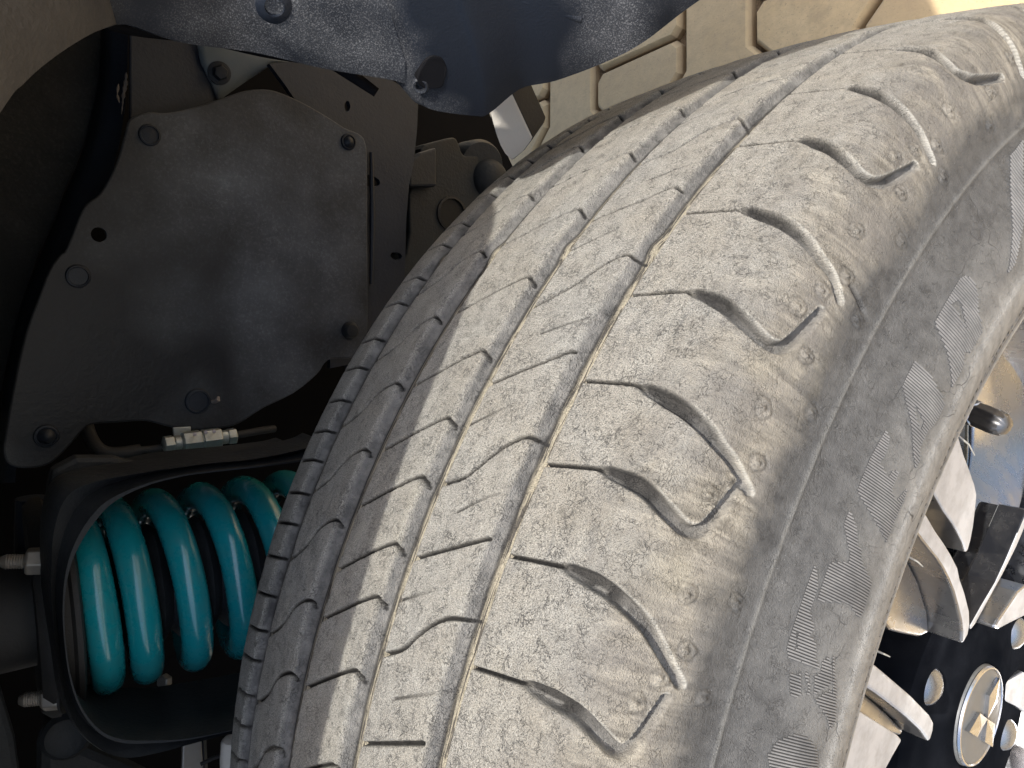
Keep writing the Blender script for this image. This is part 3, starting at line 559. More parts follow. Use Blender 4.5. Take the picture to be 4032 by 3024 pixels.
spoke(SCr, depth=.02, mat=M_SIDE, name="spoke_recess", off=-.016)
# the same twin spokes carry on round the part of the rim out of view
def turned(P, deg):
    c, s = math.cos(R(deg)), math.sin(R(deg)); return [(p[0], p[1] * c - p[2] * s, p[1] * s + p[2] * c) for p in P]
for d_ in (52, 104, 156, 208):
    spoke(turned(SB, d_)); spoke(turned(SA, d_))
# hub
wl_lathe("hub_plate", [(.0, .060), (.026, .060), (.0300, .0660), (.0325, .0672), (.045, .0655), (.062, .0640), (.080, .0650), (.086, .0620), (.088, .050), (.088, .01)], M_LINE, rim, seg=96)
wl_lathe("hub_core", [(.0, .012), (.12, .012), (.16, -.005), (.17, -.05), (.0, -.05)], M_LINE, rim, seg=64)
lugs = 6; M_LUG = metal("worn_chrome", (.24, .26, .29), .2, .8, grime=.5, scale=150)
def lug(t, r=.0575, x=.052):
    c = (x, r * math.cos(R(t)), r * math.sin(R(t)))
    V, F = [], []
    y_, z_, a_ = frame((1, 0, 0)); prof = [(.0125, -.012), (.0125, .004), (.0115, .0095), (.0085, .0135), (.0045, .0155), (.0005, .016)]
    V, F = lathe_vf(c, (1, 0, 0), prof, 24); return wmesh("lug_nut", V, F, M_LUG, rim)
for k in range(lugs): lug(86 + 60 * k, r=.0675, x=.053)
# centre cap with the three-diamond badge
cap = wl_lathe("centre_cap", [(.0, .0702), (.018, .0700), (.0262, .0694), (.0278, .0688), (.0290, .0680), (.0300, .0660), (.0305, .058)], metal("cap_grey", (.13, .135, .135), .45, .25, grime=.3, scale=120), rim, seg=96)
ring = wl_lathe("cap_ring", [(.0276, .0688), (.0281, .0696), (.0289, .0694), (.0296, .0682), (.0292, .0674)], M_CHR, rim, seg=96)
def rhomb(t, L=.0240, W=.0072):
    c, s = math.cos(R(t)), math.sin(R(t)); u = Vector((0, c, s)); v = Vector((0, -s, c)); b = Vector((.0700, 0, 0))
    P = [b, b + u * L * .5 + v * W, b + u * L * 1.02, b + u * L * .5 - v * W]; top = Vector((.0022, 0, 0))
    V = P + [p + top for p in P]; mid = b + u * L * .5 + Vector((.0036, 0, 0)); V.append(mid)
    F = [(0, 1, 5, 4), (1, 2, 6, 5), (2, 3, 7, 6), (3, 0, 4, 7), (4, 5, 8), (5, 6, 8), (6, 7, 8), (7, 4, 8)]
    return wmesh("diamond_badge", V, F, M_CHR, rim, smooth=False)
for t in (-5, 115, 235): rhomb(t)
# valve with a fluted metal cap
def wpt(th, r, x): return Vector((x, r * math.cos(R(th)), r * math.sin(R(th))))
VA, VB = Vector((0.1047, 0.1092, 0.2277)), Vector((0.1221, 0.1051, 0.2234))
VA = Vector((0.0857, 0.1244, 0.1823)); VB = Vector((0.11, 0.1151, 0.1905))
ax_ = (VB - VA).normalized(); LN = (VB - VA).length
vst = bpy.data.objects.new("valve_stem", None)
V, F = lathe_vf(VA - ax_ * .012, ax_, [(.0052, 0), (.0052, .010), (.0066, .011), (.0066, .016), (.0050, .0165), (.0050, .020), (.0058, .0205), (.0058, .024), (.0052, .0245)], 24)
vs = wmesh("valve_stem", V, F, M_CHR, rim)
V = []; F = []; seg = 60; x_, y_, a_ = frame(ax_)
pr = [(.0056, .0), (.0058, .001), (.0058, .005), (.0056, .0058), (.0056, .017), (.0052, .0205), (.0040, .0228), (.0018, .0240), (.0002, .0242)]
for i, (r, h) in enumerate(pr):
    for k in range(seg):
        t = 2 * math.pi * k / seg; rr = r * (1 - (.07 * (1 - max(0, math.cos(10 * t)) ** .5) if 3 <= i <= 5 else 0)); V.append(VB - ax_ * .0235 + a_ * h + rr * (math.cos(t) * x_ + math.sin(t) * y_))
for i in range(len(pr) - 1):
    for k in range(seg): F.append((i * seg + k, i * seg + (k + 1) % seg, (i + 1) * seg + (k + 1) % seg, (i + 1) * seg + k))
wmesh("valve_cap", V, F, metal("dark_cap", (.16, .16, .165), .28, .9, grime=.3, scale=200), rim)
# brake disc and caliper behind the spokes
wl_lathe("brake_disc", [(.10, -.030), (.150, -.030), (.152, -.034), (.150, -.054), (.10, -.054)], metal("disc_iron", (.18, .17, .16), .45, .8), wheel, seg=96)
# ---------------------------------------------------------------- car body round the wheel arch
M_CLAD = dusty("bumper_plastic", (.006, .0085, .014), (.20, .20, .20), .34, rough=.45, scale=85, speck=3.2, bumps=.0003, blotch=11, spec=.25, lo=.48, hi=.68)
M_FLARE = dusty("flare_plastic", (.022, .021, .021), (.10, .088, .072), .8, rough=.55, scale=30, speck=.5, bumps=.001, blotch=5)
M_SHIELD = dusty("shield_plastic", (.010, .011, .014), (.165, .178, .198), .95, rough=.5, scale=26, speck=1.2, bumps=.0006, blotch=5, lo=.40, hi=.62)
M_LINER = dusty("liner_felt", (.009, .010, .011), (.055, .055, .055), .7, rough=.85, scale=22, speck=.8, bumps=.0025, blotch=6)
M_FRAME = dusty("frame_black", (.006, .009, .016), (.040, .047, .060), .6, rough=.42, scale=30, speck=.5, bumps=.0004, blotch=9)
M_NAVY = dusty("navy_black_paint", (.016, .022, .036), (.055, .062, .075), .6, rough=.4, scale=30, speck=.5, bumps=.0004, blotch=9)
M_ARM = dusty("cast_arm", (.008, .0095, .012), (.050, .055, .060), .8, rough=.55, scale=26, speck=.6, bumps=.0008, blotch=10)
M_LITPATCH = dusty("lit_patch_tone", (.10, .125, .145), (.22, .235, .24), .6, rough=.5, scale=20, speck=.4, bumps=0)
M_RUB = dusty("black_rubber", (.012, .012, .013), (.055, .05, .045), .6, rough=.6, scale=40, speck=.5, bumps=.0004)
M_BLK = dusty("hollow_black", (.004, .004, .005), (.012, .012, .013), .4, rough=.7, scale=30, speck=0, bumps=0, spec=.1)
M_ZINC = metal("zinc_fitting", (.46, .47, .44), .36, .8, grime=.5, scale=170)
M_BOLT = metal("dull_bolt", (.30, .28, .26), .42, .75, grime=.6, scale=200)
M_BEIGE = dusty("beige_flap", (.74, .69, .60), (.62, .57, .48), .6, rough=.7, scale=30, speck=.3, bumps=.0003)
def teal_mat():
    mt, nt, p = newmat("teal_powder_coat"); g = gcoord(nt)
    f = ramp(nt, noise(nt, g, 55, 5, .75), [(.45, 0), (.75, .5)])
    nt.links.new(mix(nt, f, (.006, .235, .265), (.06, .19, .19)), p.inputs["Base Color"]); p.inputs["Roughness"].default_value = .22
    nt.links.new(mth(nt, 'ADD', .25, mth(nt, 'MULTIPLY', f, .45)), p.inputs["Roughness"])
    p.inputs["Coat Weight"].default_value = .7; p.inputs["Coat Roughness"].default_value = .08
    nt.links.new(bump(nt, noise(nt, g, 260, 2, .5), .12, .0006), p.inputs["Normal"]); return mt
M_TEAL = teal_mat()
body = empty("car_body", (-.1, .35, .4)); tag(body, "black plastic wheel arch, bumper corner and inner panels of the car around the tyre", "car body")
ob = empty
# outer skin of the wheel arch: lip, then outwards and up
E_OUT = [(.020, -.42, .60), (.021, -.34, .75), (.023, -.20, .865), (.025, -.05, .905), (.026, .06, .908), (.0255, .125, .892), (0.0198, 0.2091, 0.8722), (0.0165, 0.2294, 0.8656), (0.0101, 0.2488, 0.8568), (0.0074, 0.2539, 0.8536), (0.0022, 0.2606, 0.8489), (-0.0043, 0.2683, 0.8425), (-0.0174, 0.2773, 0.8346), (-0.0434, 0.2898, 0.8233)]
E_LOW = [(-0.0434, 0.2898, 0.8233), (-0.0458, 0.2917, 0.817), (-0.0502, 0.2922, 0.8002), (-0.0548, 0.2971, 0.7744), (-0.0512, 0.297, 0.7535), (-0.0487, 0.2972, 0.7429), (-0.0419, 0.2974, 0.7206), (-0.0407, 0.2932, 0.714), (-0.0392, 0.2896, 0.7076), (-0.0323, 0.2897, 0.6913), (-0.029, 0.2912, 0.6873), (-0.0206, 0.3013, 0.6789), (-0.0116, 0.3055, 0.6681), (0.0014, 0.3137, 0.6542), (0.0121, 0.3211, 0.6455), (0.025, 0.3329, 0.6368), (0.0379, 0.3422, 0.6296), (0.0531, 0.3525, 0.621)]
CEN = Vector((0, 0, .375))
def skin(name, E, mat, rows_, thick=.004, parent=body):
    E = catmull(E, 6); rows = []
    for (rd, dx, dy) in rows_:
        r = []
        for p in E:
            d = Vector((0, p.y, p.z - .375)).normalized(); r.append(p + d * rd + Vector((dx, dy, 0)))
        rows.append(r)
    V, F = loft_vf(rows); o = mesh(name, V, F, mat, parent)
    md = o.modifiers.new("shell", 'SOLIDIFY'); md.thickness = thick; md.offset = 0
    return o
skin("fender_flare", E_OUT, M_FLARE, [(.016, -.05, 0), (.004, -.025, 0), (.0, 0, 0), (.006, .009, 0), (.022, .019, 0), (.05, .022, 0), (.09, .010, 0), (.16, -.03, 0)])
bump_sk = skin("bumper_corner", E_LOW, M_CLAD, [(.045, -.022, .012), (.012, -.009, .003), (.002, -.003, 0), (0, 0, 0), (.006, .006, .002), (.022, .014, .004), (.045, .022, .006), (.08, .030, .01), (.13, .030, .02), (.2, .0, .03)])
# pressed swage, screw head, and a black plate painting the clip pocket's shade
tube("pressed_rib", catmull([(-0.0047, 0.3249, 0.698), (-0.0007, 0.324, 0.6877), (0.0023, 0.3231, 0.6789), (0.0058, 0.3224, 0.6702)], 6), [.0004] + [.0018] * 17 + [.0004], M_CLAD, body, seg=14)
tube("pressed_rib", catmull([(-0.0048, 0.3226, 0.6941), (-0.0023, 0.3218, 0.6874), (0.0002, 0.3208, 0.6792)], 6), [.0004] + [.0014] * 11 + [.0004], M_CLAD, body, seg=14)
lathe("screw", (-0.0409, 0.3085, 0.773), (.726, -.674, .138), [(.0064, -.004), (.0064, .0002), (.0055, .0008), (.0034, .0012), (.0030, -.0002), (.0003, -.0003)], M_FRAME, body, seg=20)
plate("pocket_shade", catmull([(-0.0316, 0.2943, 0.7192), (-0.029, 0.2979, 0.7199), (-0.0264, 0.3011, 0.7195), (-0.0241, 0.3024, 0.7177), (-0.0233, 0.3026, 0.7145), (-0.0241, 0.3009, 0.7117), (-0.0253, 0.2987, 0.7103), (-0.0276, 0.2961, 0.7097), (-0.0295, 0.2939, 0.7095), (-0.0313, 0.293, 0.7129), (-0.0327, 0.2929, 0.7161)], 3, True), (-.004, .004, 0), M_BLK, body, bevel=.0004)
lathe("drain_hole", (-0.0337, 0.2936, 0.7166), (.5, -.75, .42), [(.0019, -.003), (.0019, .0006), (.0027, .0009), (.0033, .0002), (.0034, -.003)], M_CLAD, body, seg=24)
# body above the arch, out of frame, shaped to shade the tyre and ground
V, F = loft_vf([[(-.05, -1.1, z0), (.02, -.4, z0), (.015, .10, z0), (-.10, .34, z0), (.0, .5, z0 - .01), (-.02, .86, z0 - .02), (-.45, 1.06, z0 - .03), (-1.3, 1.12, z0 - .03)] for z0 in (.96, 1.0)] + [[(-.10, -1.1, 1.06), (-.0, -.4, 1.06), (-.0, .10, 1.06), (-.10, .34, 1.05), (-.08, .48, 1.03), (-.2, .78, 1.01), (-.5, .92, 1.0), (-1.3, .96, 1.0)], [(-.7, -1.1, 1.12), (-.7, -.4, 1.12), (-.7, .1, 1.11), (-.7, .3, 1.10), (-.7, .4, 1.08), (-.7, .5, 1.07), (-.7, .6, 1.06), (-1.3, .7, 1.06)], [(-1.5, -1.1, 1.13)] * 1 + [(-1.5, y, 1.12) for y in (-.4, .1, .3, .4, .5, .6, .7)]])
wing = mesh("unseen_wing_bonnet", V, F, M_LINER, body); wing.name = "unseen_bonnet"
V, F = loft_vf([[(.05, .455, z), (.03, .62, z), (-.05, .78, z), (-.3, .94, z), (-.8, 1.02, z), (-1.4, 1.04, z)] for z in (.58, .7, .85, .955)])
fb = mesh("unseen_bumper", V, F, M_CLAD, body); md = fb.modifiers.new("shell", 'SOLIDIFY'); md.thickness = .004  # unseen front of the bumper, added to shade the paving
# inner wing: dark wall behind everything, roof and rear of the arch
wall_in = plate("inner_wing", [(-0.46, 0.436, 0.8877), (-0.46, 0.4503, 0.7339), (-0.46, 0.4544, 0.5374), (-0.46, 0.4433, 0.3891), (-0.46, 0.395, 0.3539), (-0.46, 0.359, 0.3254), (-0.46, 0.1948, 0.4317), (-0.46, -0.0358, 0.5306), (-0.46, -0.3253, 0.5253), (-0.46, -0.2585, 0.8764)], (-.006, 0, 0), M_BLK, body)
def inner(name, E, mat, x_in, grow=0):
    E = catmull(E, 5); rr = lambda p, k: Vector((0, p.y, p.z - .375)).normalized() * k
    V, F = loft_vf([[p + Vector((-.03, 0, 0)) + rr(p, .012) for p in E], [p + Vector((-.10, 0, 0)) + rr(p, .05 + grow * .3) for p in E], [Vector((x_in, p.y, p.z)) + rr(p, .06 + grow) for p in E]])
    o = mesh(name, V, F, mat, body); md = o.modifiers.new("shell", 'SOLIDIFY'); md.thickness = .004; md.offset = 0; return o
inner("arch_liner", E_OUT, M_LINER, -.455)
inner("front_liner", E_LOW[:9], M_BLK, -.455, .12)
mesh("arch_back", [(-.02, -.46, .2), (-.46, -.46, .2), (-.46, -.46, 1.02), (-.02, -.46, 1.02)], [(0, 1, 2, 3)], M_LINER, body, smooth=False)
mesh("arch_roof", [(-.055, -.5, .955), (-.5, -.5, .955), (-.5, .6, .955), (-.02, .6, .955)], [(0, 1, 2, 3)], M_LINER, body, smooth=False)
# felt liner panel, beside the shield
fl_ = plate("felt_liner", [(-0.335, 0.3858, 0.852), (-0.335, 0.402, 0.7624), (-0.335, 0.3687, 0.7626), (-0.335, 0.3262, 0.7735), (-0.335, 0.3021, 0.7784), (-0.335, 0.2828, 0.7842), (-0.335, 0.2651, 0.7904), (-0.335, 0.2463, 0.795), (-0.335, 0.225, 0.8033), (-0.335, 0.191, 0.8117), (-0.335, 0.1577, 0.8175), (-0.335, 0.1277, 0.8219), (-0.335, 0.1156, 0.8459)], (-.004, 0, 0), M_LINER, body, bevel=.002)
# folded flange running down between liner and shield
fP = [[(-0.33, 0.3782, 0.7742), (-0.33, 0.3424, 0.7743), (-0.33, 0.3198, 0.777), (-0.33, 0.3011, 0.78), (-0.33, 0.2822, 0.7846), (-0.33, 0.2646, 0.7907), (-0.33, 0.2458, 0.7961), (-0.33, 0.225, 0.8028), (-0.33, 0.191, 0.8126), (-0.33, 0.1581, 0.818), (-0.33, 0.1284, 0.8211), (-0.33, 0.0843, 0.8225)],
      [(-0.315, 0.3781, 0.7621), (-0.315, 0.3427, 0.7614), (-0.315, 0.3208, 0.762), (-0.315, 0.3025, 0.7636), (-0.315, 0.2871, 0.7662), (-0.315, 0.2739, 0.7696), (-0.315, 0.2621, 0.7749), (-0.315, 0.2439, 0.782), (-0.315, 0.221, 0.7916), (-0.315, 0.186, 0.8047), (-0.315, 0.1488, 0.8115), (-0.315, 0.0868, 0.8136)]]
rows = [fP[0], [(Vector(a) + Vector(b)) / 2 + Vector((.002, 0, 0)) for a, b in zip(*fP)], fP[1], [Vector(b) + Vector((-.03, 0, 0)) for b in fP[1]]]
rows = [catmull(r, 4) for r in rows]; V, F = loft_vf(rows)
fo = mesh("wing_flange", V, F, M_NAVY, body); md = fo.modifiers.new("shell", 'SOLIDIFY'); md.thickness = .0025
M_FOAM = dusty("perished_sealant", (.20, .17, .15), (.30, .26, .23), .6, rough=.8, scale=120, speck=.5)
tube("peeling_sealant", catmull([(-0.308, 0.3416, 0.7634), (-0.308, 0.3347, 0.7635), (-0.308, 0.328, 0.7644), (-0.308, 0.3221, 0.7647), (-0.308, 0.3159, 0.7651)], 5), [.0002, .0008, .0009, .0006, .0012, .0014, .0010, .0014, .0011, .0006, .0010, .0012, .0006, .0004, .0006, .0004, .0003, .0005, .0004, .0003, .0002], M_FOAM, body, seg=8)
tube("peeling_sealant", catmull([(-0.308, 0.3337, 0.7674), (-0.308, 0.3272, 0.7678), (-0.308, 0.3225, 0.7665)], 5), [.0002, .0006, .0009, .0008, .0004, .0003, .0008, .0009, .0006, .0004, .0002], M_FOAM, body, seg=8)
# inner panel with its bolt; a paler plate paints the light on it
plate("inner_panel", [(-0.302, 0.3652, 0.7638), (-0.302, 0.3701, 0.7219), (-0.302, 0.3776, 0.6877), (-0.302, 0.3767, 0.6555), (-0.302, 0.369, 0.6767), (-0.302, 0.3527, 0.6931), (-0.302, 0.3365, 0.7082), (-0.302, 0.3188, 0.7336), (-0.302, 0.2989, 0.7611)], (-.003, 0, 0), M_NAVY, body, bevel=.0012)
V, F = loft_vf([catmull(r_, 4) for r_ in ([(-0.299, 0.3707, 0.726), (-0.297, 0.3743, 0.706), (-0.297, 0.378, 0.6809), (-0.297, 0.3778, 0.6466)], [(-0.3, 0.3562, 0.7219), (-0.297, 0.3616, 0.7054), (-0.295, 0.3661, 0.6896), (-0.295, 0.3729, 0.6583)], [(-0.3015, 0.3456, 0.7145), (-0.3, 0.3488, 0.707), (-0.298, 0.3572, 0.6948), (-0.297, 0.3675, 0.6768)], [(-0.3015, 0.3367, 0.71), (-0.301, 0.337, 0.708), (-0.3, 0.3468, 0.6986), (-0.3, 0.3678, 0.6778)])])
o_ = mesh("lit_patch", V, F, M_LITPATCH, body); md = o_.modifiers.new("shell", 'SOLIDIFY'); md.thickness = .0015; md.offset = -1
V, F = lathe_vf((-0.298, 0.3527, 0.7106), (1, -.15, .1), [(.0075, -.001), (.0072, .0012), (.0045, .0016)], 24)
bo = mesh("flange_bolt", *merge((V, F), lathe_vf((-0.297, 0.3524, 0.7109), (1, -.15, .1), [(.0048, .0), (.0048, .005), (.0040, .0062), (.0020, .0064)], 6)), M_FRAME, body, smooth=False)
# splash shield
def flatplate_with_holes(name, outline, holes, off, mat, parent, bevel=.0012):
    """flat plate with real holes: outline and holes filled together, then thickened"""
    bm = bmesh.new(); es = []
    O = Vector(outline[0])
    for ring in [outline] + holes:
        vs = [bm.verts.new(p) for p in ring]; es += [bm.edges.new((vs[i], vs[(i + 1) % len(vs)])) for i in range(len(vs))]
    bmesh.ops.triangle_fill(bm, edges=es, use_beauty=True, use_dissolve=False)
    g = bmesh.ops.extrude_face_region(bm, geom=bm.faces[:]); bmesh.ops.translate(bm, verts=[e for e in g['geom'] if isinstance(e, bmesh.types.BMVert)], vec=off)
    bmesh.ops.recalc_face_normals(bm, faces=bm.faces)
    V = [v.co.copy() for v in bm.verts]; bm.verts.index_update(); F = [tuple(v.index for v in f.verts) for f in bm.faces]; bm.free()
    return mesh(name, V, F, mat, parent, smooth=False, bevel=0)
def circ(c, r, n=20, axis=(1, 0, 0), ry=None):
    c = Vector(c); x, y, a = frame(axis); ry = ry or r
    return [c + x * r * math.cos(2 * math.pi * i / n) + y * ry * math.sin(2 * math.pi * i / n) for i in range(n)]
sh_out = [tuple(p) for p in catmull([(-0.27, 0.3038, 0.7684), (-0.27, 0.307, 0.766), (-0.27, 0.3117, 0.7577), (-0.27, 0.313, 0.7493), (-0.27, 0.3182, 0.7365), (-0.27, 0.3283, 0.7182), (-0.27, 0.336, 0.7052), (-0.27, 0.3403, 0.6941), (-0.27, 0.3418, 0.6826), (-0.27, 0.3391, 0.6652), (-0.27, 0.3339, 0.6469), (-0.27, 0.3292, 0.6335), (-0.27, 0.3278, 0.6238), (-0.27, 0.3237, 0.6187), (-0.27, 0.3102, 0.6163), (-0.27, 0.265, 0.6129), (-0.27, 0.2172, 0.6092), (-0.27, 0.1883, 0.608), (-0.27, 0.1753, 0.6151), (-0.27, 0.1736, 0.6321), (-0.27, 0.1696, 0.6387), (-0.27, 0.1619, 0.6439), (-0.27, 0.1488, 0.6599), (-0.27, 0.1385, 0.6806), (-0.27, 0.1283, 0.6964), (-0.27, 0.1256, 0.7101), (-0.27, 0.1252, 0.7244), (-0.27, 0.1265, 0.7356), (-0.27, 0.1299, 0.7474), (-0.27, 0.1311, 0.7545), (-0.27, 0.1302, 0.7698), (-0.27, 0.1295, 0.7812), (-0.27, 0.1268, 0.786), (-0.27, 0.1188, 0.792), (-0.27, 0.1076, 0.8019), (-0.27, 0.105, 0.8115), (-0.27, 0.1067, 0.8204), (-0.27, 0.1128, 0.8236), (-0.27, 0.1239, 0.8232), (-0.27, 0.154, 0.8196), (-0.27, 0.1797, 0.8153), (-0.27, 0.2015, 0.8093), (-0.27, 0.2147, 0.8053), (-0.27, 0.2239, 0.8003), (-0.27, 0.2258, 0.7981), (-0.27, 0.2356, 0.7947), (-0.27, 0.2456, 0.7918), (-0.27, 0.2539, 0.7882), (-0.27, 0.2601, 0.782), (-0.27, 0.2687, 0.7776), (-0.27, 0.2809, 0.7732), (-0.27, 0.2965, 0.7697)], 3, True)]
shield = flatplate_with_holes("splash_shield", sh_out, [circ((-0.27, 0.2382, 0.782), .0042)], (-.0035, 0, 0), M_SHIELD, body)
tube("shield_edge", [Vector(p) + Vector((-.0012, 0, 0)) for p in sh_out] + [Vector(sh_out[0]) + Vector((-.0012, 0, 0))], .0011, M_SHIELD, shield, seg=8)
def pushpin(c, r, mat=M_FRAME, dome=.4):
    return lathe("push_pin", c, (1, -.05, .02), [(r, -.0005), (r, .0008), (r * .93, .0016), (r * .80, .0018), (r * .74, .0010), (r * .70, .0010), (r * .45, .0010 + dome * .002), (.0002, .0012 + dome * .003)], mat, shield, seg=28)
for (c, r, d_) in (((-0.27, 0.2995, 0.7574), .0062, .1), ((-0.27, 0.2135, 0.7918), .0066, .0), ((-0.27, 0.1222, 0.8046), .0066, 1.6), ((-0.27, 0.3214, 0.6309), .0056, .8), ((-0.27, 0.193, 0.621), .0062, 1.2), ((-0.27, 0.1424, 0.7224), .0080, .0)):
    pushpin(c, r, dome=d_)
tube("bent_tab", [(-0.268, 0.1422, 0.7139), (-0.266, 0.1427, 0.7127), (-0.264, 0.1439, 0.7118), (-0.265, 0.1458, 0.7113)], [.0012, .0014, .0016, .0008], M_FOAM, shield, seg=8)
# frame bracket right of the shield, slotted
br = [tuple(p) for p in [(-0.285, 0.3633, 0.683), (-0.285, 0.3741, 0.6518), (-0.285, 0.3777, 0.6015), (-0.285, 0.3693, 0.5693), (-0.285, 0.3442, 0.5686), (-0.285, 0.3212, 0.5694), (-0.285, 0.3036, 0.5722), (-0.285, 0.2789, 0.5726), (-0.285, 0.2511, 0.5713), (-0.285, 0.2241, 0.5705), (-0.285, 0.1758, 0.5734), (-0.285, 0.1646, 0.6267), (-0.285, 0.3151, 0.6367), (-0.285, 0.3408, 0.6606), (-0.285, 0.353, 0.672)]]
bracket = flatplate_with_holes("frame_bracket", br, [circ((-0.285, 0.349, 0.6259), .0038, 16, ry=.0022), circ((-0.285, 0.3011, 0.6049), .0040, 20, ry=.0085), circ((-0.285, 0.2485, 0.5702) if False else (-0.285, 0.2502, 0.5791), .0028, 16, ry=.0050)], (-.005, 0, 0), M_NAVY, body)
tube("bracket_rib", [(-0.281, 0.3204, 0.6072), (-0.281, 0.2742, 0.603), (-0.281, 0.227, 0.6004)], [.0015, .0022, .0015], M_FRAME, bracket, seg=8)
lathe("pivot_boss", (-0.262, 0.193, 0.6251), (1, 0, 0), [(.0001, 0), (.0055, 0), (.0055, .003), (.004, .005), (.0002, .0055)], M_ARM, bracket, seg=24)
# beige splash flap
fpts = [(-0.1074, 0.3196, 0.6319), (-0.0991, 0.3266, 0.6239), (-0.1014, 0.318, 0.6144), (-0.103, 0.3071, 0.6037), (-0.1038, 0.3051, 0.6039), (-0.1072, 0.2994, 0.6061), (-0.1116, 0.2941, 0.61), (-0.1112, 0.2967, 0.6154), (-0.1107, 0.3003, 0.6195), (-0.1097, 0.3054, 0.6236), (-0.1077, 0.3124, 0.6291)]
flap = plate("splash_flap", fpts, (-.004, .014, -.012), M_BEIGE, body, bevel=.001)
flap.data.materials.append(M_RUB)
for p in flap.data.polygons:
    if len(p.vertices) == 4: p.material_index = 1
# ---------------------------------------------------------------- steering knuckle seen past the bracket
kn = empty("steering_knuckle", (-0.33, 0.2835, 0.5014)); tag(kn, "dusty grey cast steering knuckle behind the tyre, below the bumper corner", "suspension part")
kp = [(-0.33, 0.3432, 0.5373), (-0.33, 0.3508, 0.5255), (-0.33, 0.3586, 0.5067), (-0.33, 0.3553, 0.501), (-0.33, 0.3464, 0.4949), (-0.33, 0.3482, 0.4834), (-0.33, 0.3515, 0.4688), (-0.33, 0.3471, 0.4572), (-0.33, 0.3378, 0.4478), (-0.33, 0.3232, 0.442), (-0.33, 0.2521, 0.4935), (-0.33, 0.1839, 0.5481), (-0.33, 0.152, 0.5737), (-0.33, 0.2128, 0.5781), (-0.33, 0.257, 0.5442), (-0.33, 0.3061, 0.5452), (-0.33, 0.3197, 0.5371)]
plate("casting", catmull(kp, 3, True), (-.035, 0, 0), M_ARM, kn, bevel=.006, seg=4)
lathe("ball_joint", (-0.325, 0.3305, 0.4678), (1, -.1, .2), [(.0001, -.03), (.018, -.03), (.018, -.008), (.0165, -.002), (.012, .004), (.006, .0065), (.0003, .007)], M_ARM, kn, seg=40)
lathe("boss", (-0.33, 0.3417, 0.4747), (1, -.1, .2), [(.0001, -.03), (.022, -.03), (.022, -.006), (.019, .0), (.0003, .001)], M_ARM, kn, seg=40)
lathe("bore", (-0.329, 0.2957, 0.5034), (1, 0, 0), [(.0145, -.001), (.0145, .0006), (.0125, .0010), (.0112, -.008), (.0002, -.008)], M_RUB, kn, seg=36)
plate("stay", [(-0.32, 0.3277, 0.5541), (-0.32, 0.3377, 0.5435), (-0.32, 0.3448, 0.5284), (-0.32, 0.3136, 0.5258), (-0.32, 0.3092, 0.5514)], (-.01, 0, 0), M_FRAME, kn, bevel=.002)
tube("rod", [(-0.36, 0.3231, 0.5316), (-0.36, 0.3283, 0.5155)], .0014, M_BEIGE, kn, seg=8)
# ---------------------------------------------------------------- brake pipe with its junction
bp = empty("brake_pipe", (-0.262, 0.1196, 0.7355)); tag(bp, "black brake pipe with zinc hexagon union under the splash shield", "pipe")
tube("hose_sleeve", catmull([(-0.3, 0.1274, 0.7791), (-0.285, 0.1241, 0.781), (-0.27, 0.1196, 0.7813), (-0.262, 0.1156, 0.7792), (-0.259, 0.1133, 0.7747), (-0.258, 0.1132, 0.7675), (-0.258, 0.1145, 0.7576)], 8), .0037, M_RUB, bp, seg=18)
tube("pipe", [(-0.258, 0.1144, 0.7586), (-0.258, 0.1149, 0.7509), (-0.258, 0.1162, 0.7394)], .0021, M_RUB, bp, seg=14)
ju0, ju1 = Vector((-0.255, 0.1189, 0.7356)), Vector((-0.255, 0.1214, 0.7114)); jd = (ju1 - ju0).normalized(); JL = (ju1 - ju0).length
un = mesh("union", *merge(lathe_vf(ju0, jd, [(.0046, .0), (.0066, .0012), (.0066, JL * .47), (.0055, JL * .49), (.0055, JL * .51), (.0066, JL * .53), (.0066, JL - .001), (.0046, JL)], 6)), M_ZINC, bp, smooth=False, bevel=.0004)
for c, s0, s1 in ((ju0, -.0105, -.0035), (ju1, .003, .0095)):
    o = mesh("flare_nut", *lathe_vf(c + jd * s0, jd, [(.0032, 0), (.0052, .0010), (.0052, s1 - s0 - .001), (.0030, s1 - s0)], 6), M_ZINC, bp, smooth=False, bevel=.0003)
    lathe("collar", c + jd * min(s1, 0) if s0 < 0 else c, jd, [(.0036, -.001), (.0044, 0), (.0044, .0032), (.0034, .0038)], M_ZINC, bp, seg=24)
tube("pipe", catmull([(-0.256, 0.1223, 0.7043), (-0.258, 0.1228, 0.6964), (-0.262, 0.1241, 0.6833), (-0.266, 0.1245, 0.6732)], 5), .0024, M_RUB, bp, seg=14)
plate("bracket_tab", [(-0.262, 0.1269, 0.7385), (-0.262, 0.1274, 0.728), (-0.262, 0.1229, 0.7278), (-0.262, 0.1214, 0.7323), (-0.262, 0.1196, 0.7355), (-0.262, 0.1213, 0.7379)], (-.002, 0, 0), M_ZINC, bp, bevel=.0005)
M_SPOT = dusty("paint_mark", (.5, .42, .40), (.5, .42, .42), .5)
for (u, c) in ((0, (-0.247, 0.1251, 0.7301)), (1, (-0.247, 0.1261, 0.7236)), (2, (-0.247, 0.1266, 0.7188))):
    lathe("paint_mark", c, (.8, .45, .4), [(.0012, -.0006), (.0011, .0002), (.0002, .0003)], M_SPOT, bp, seg=14)
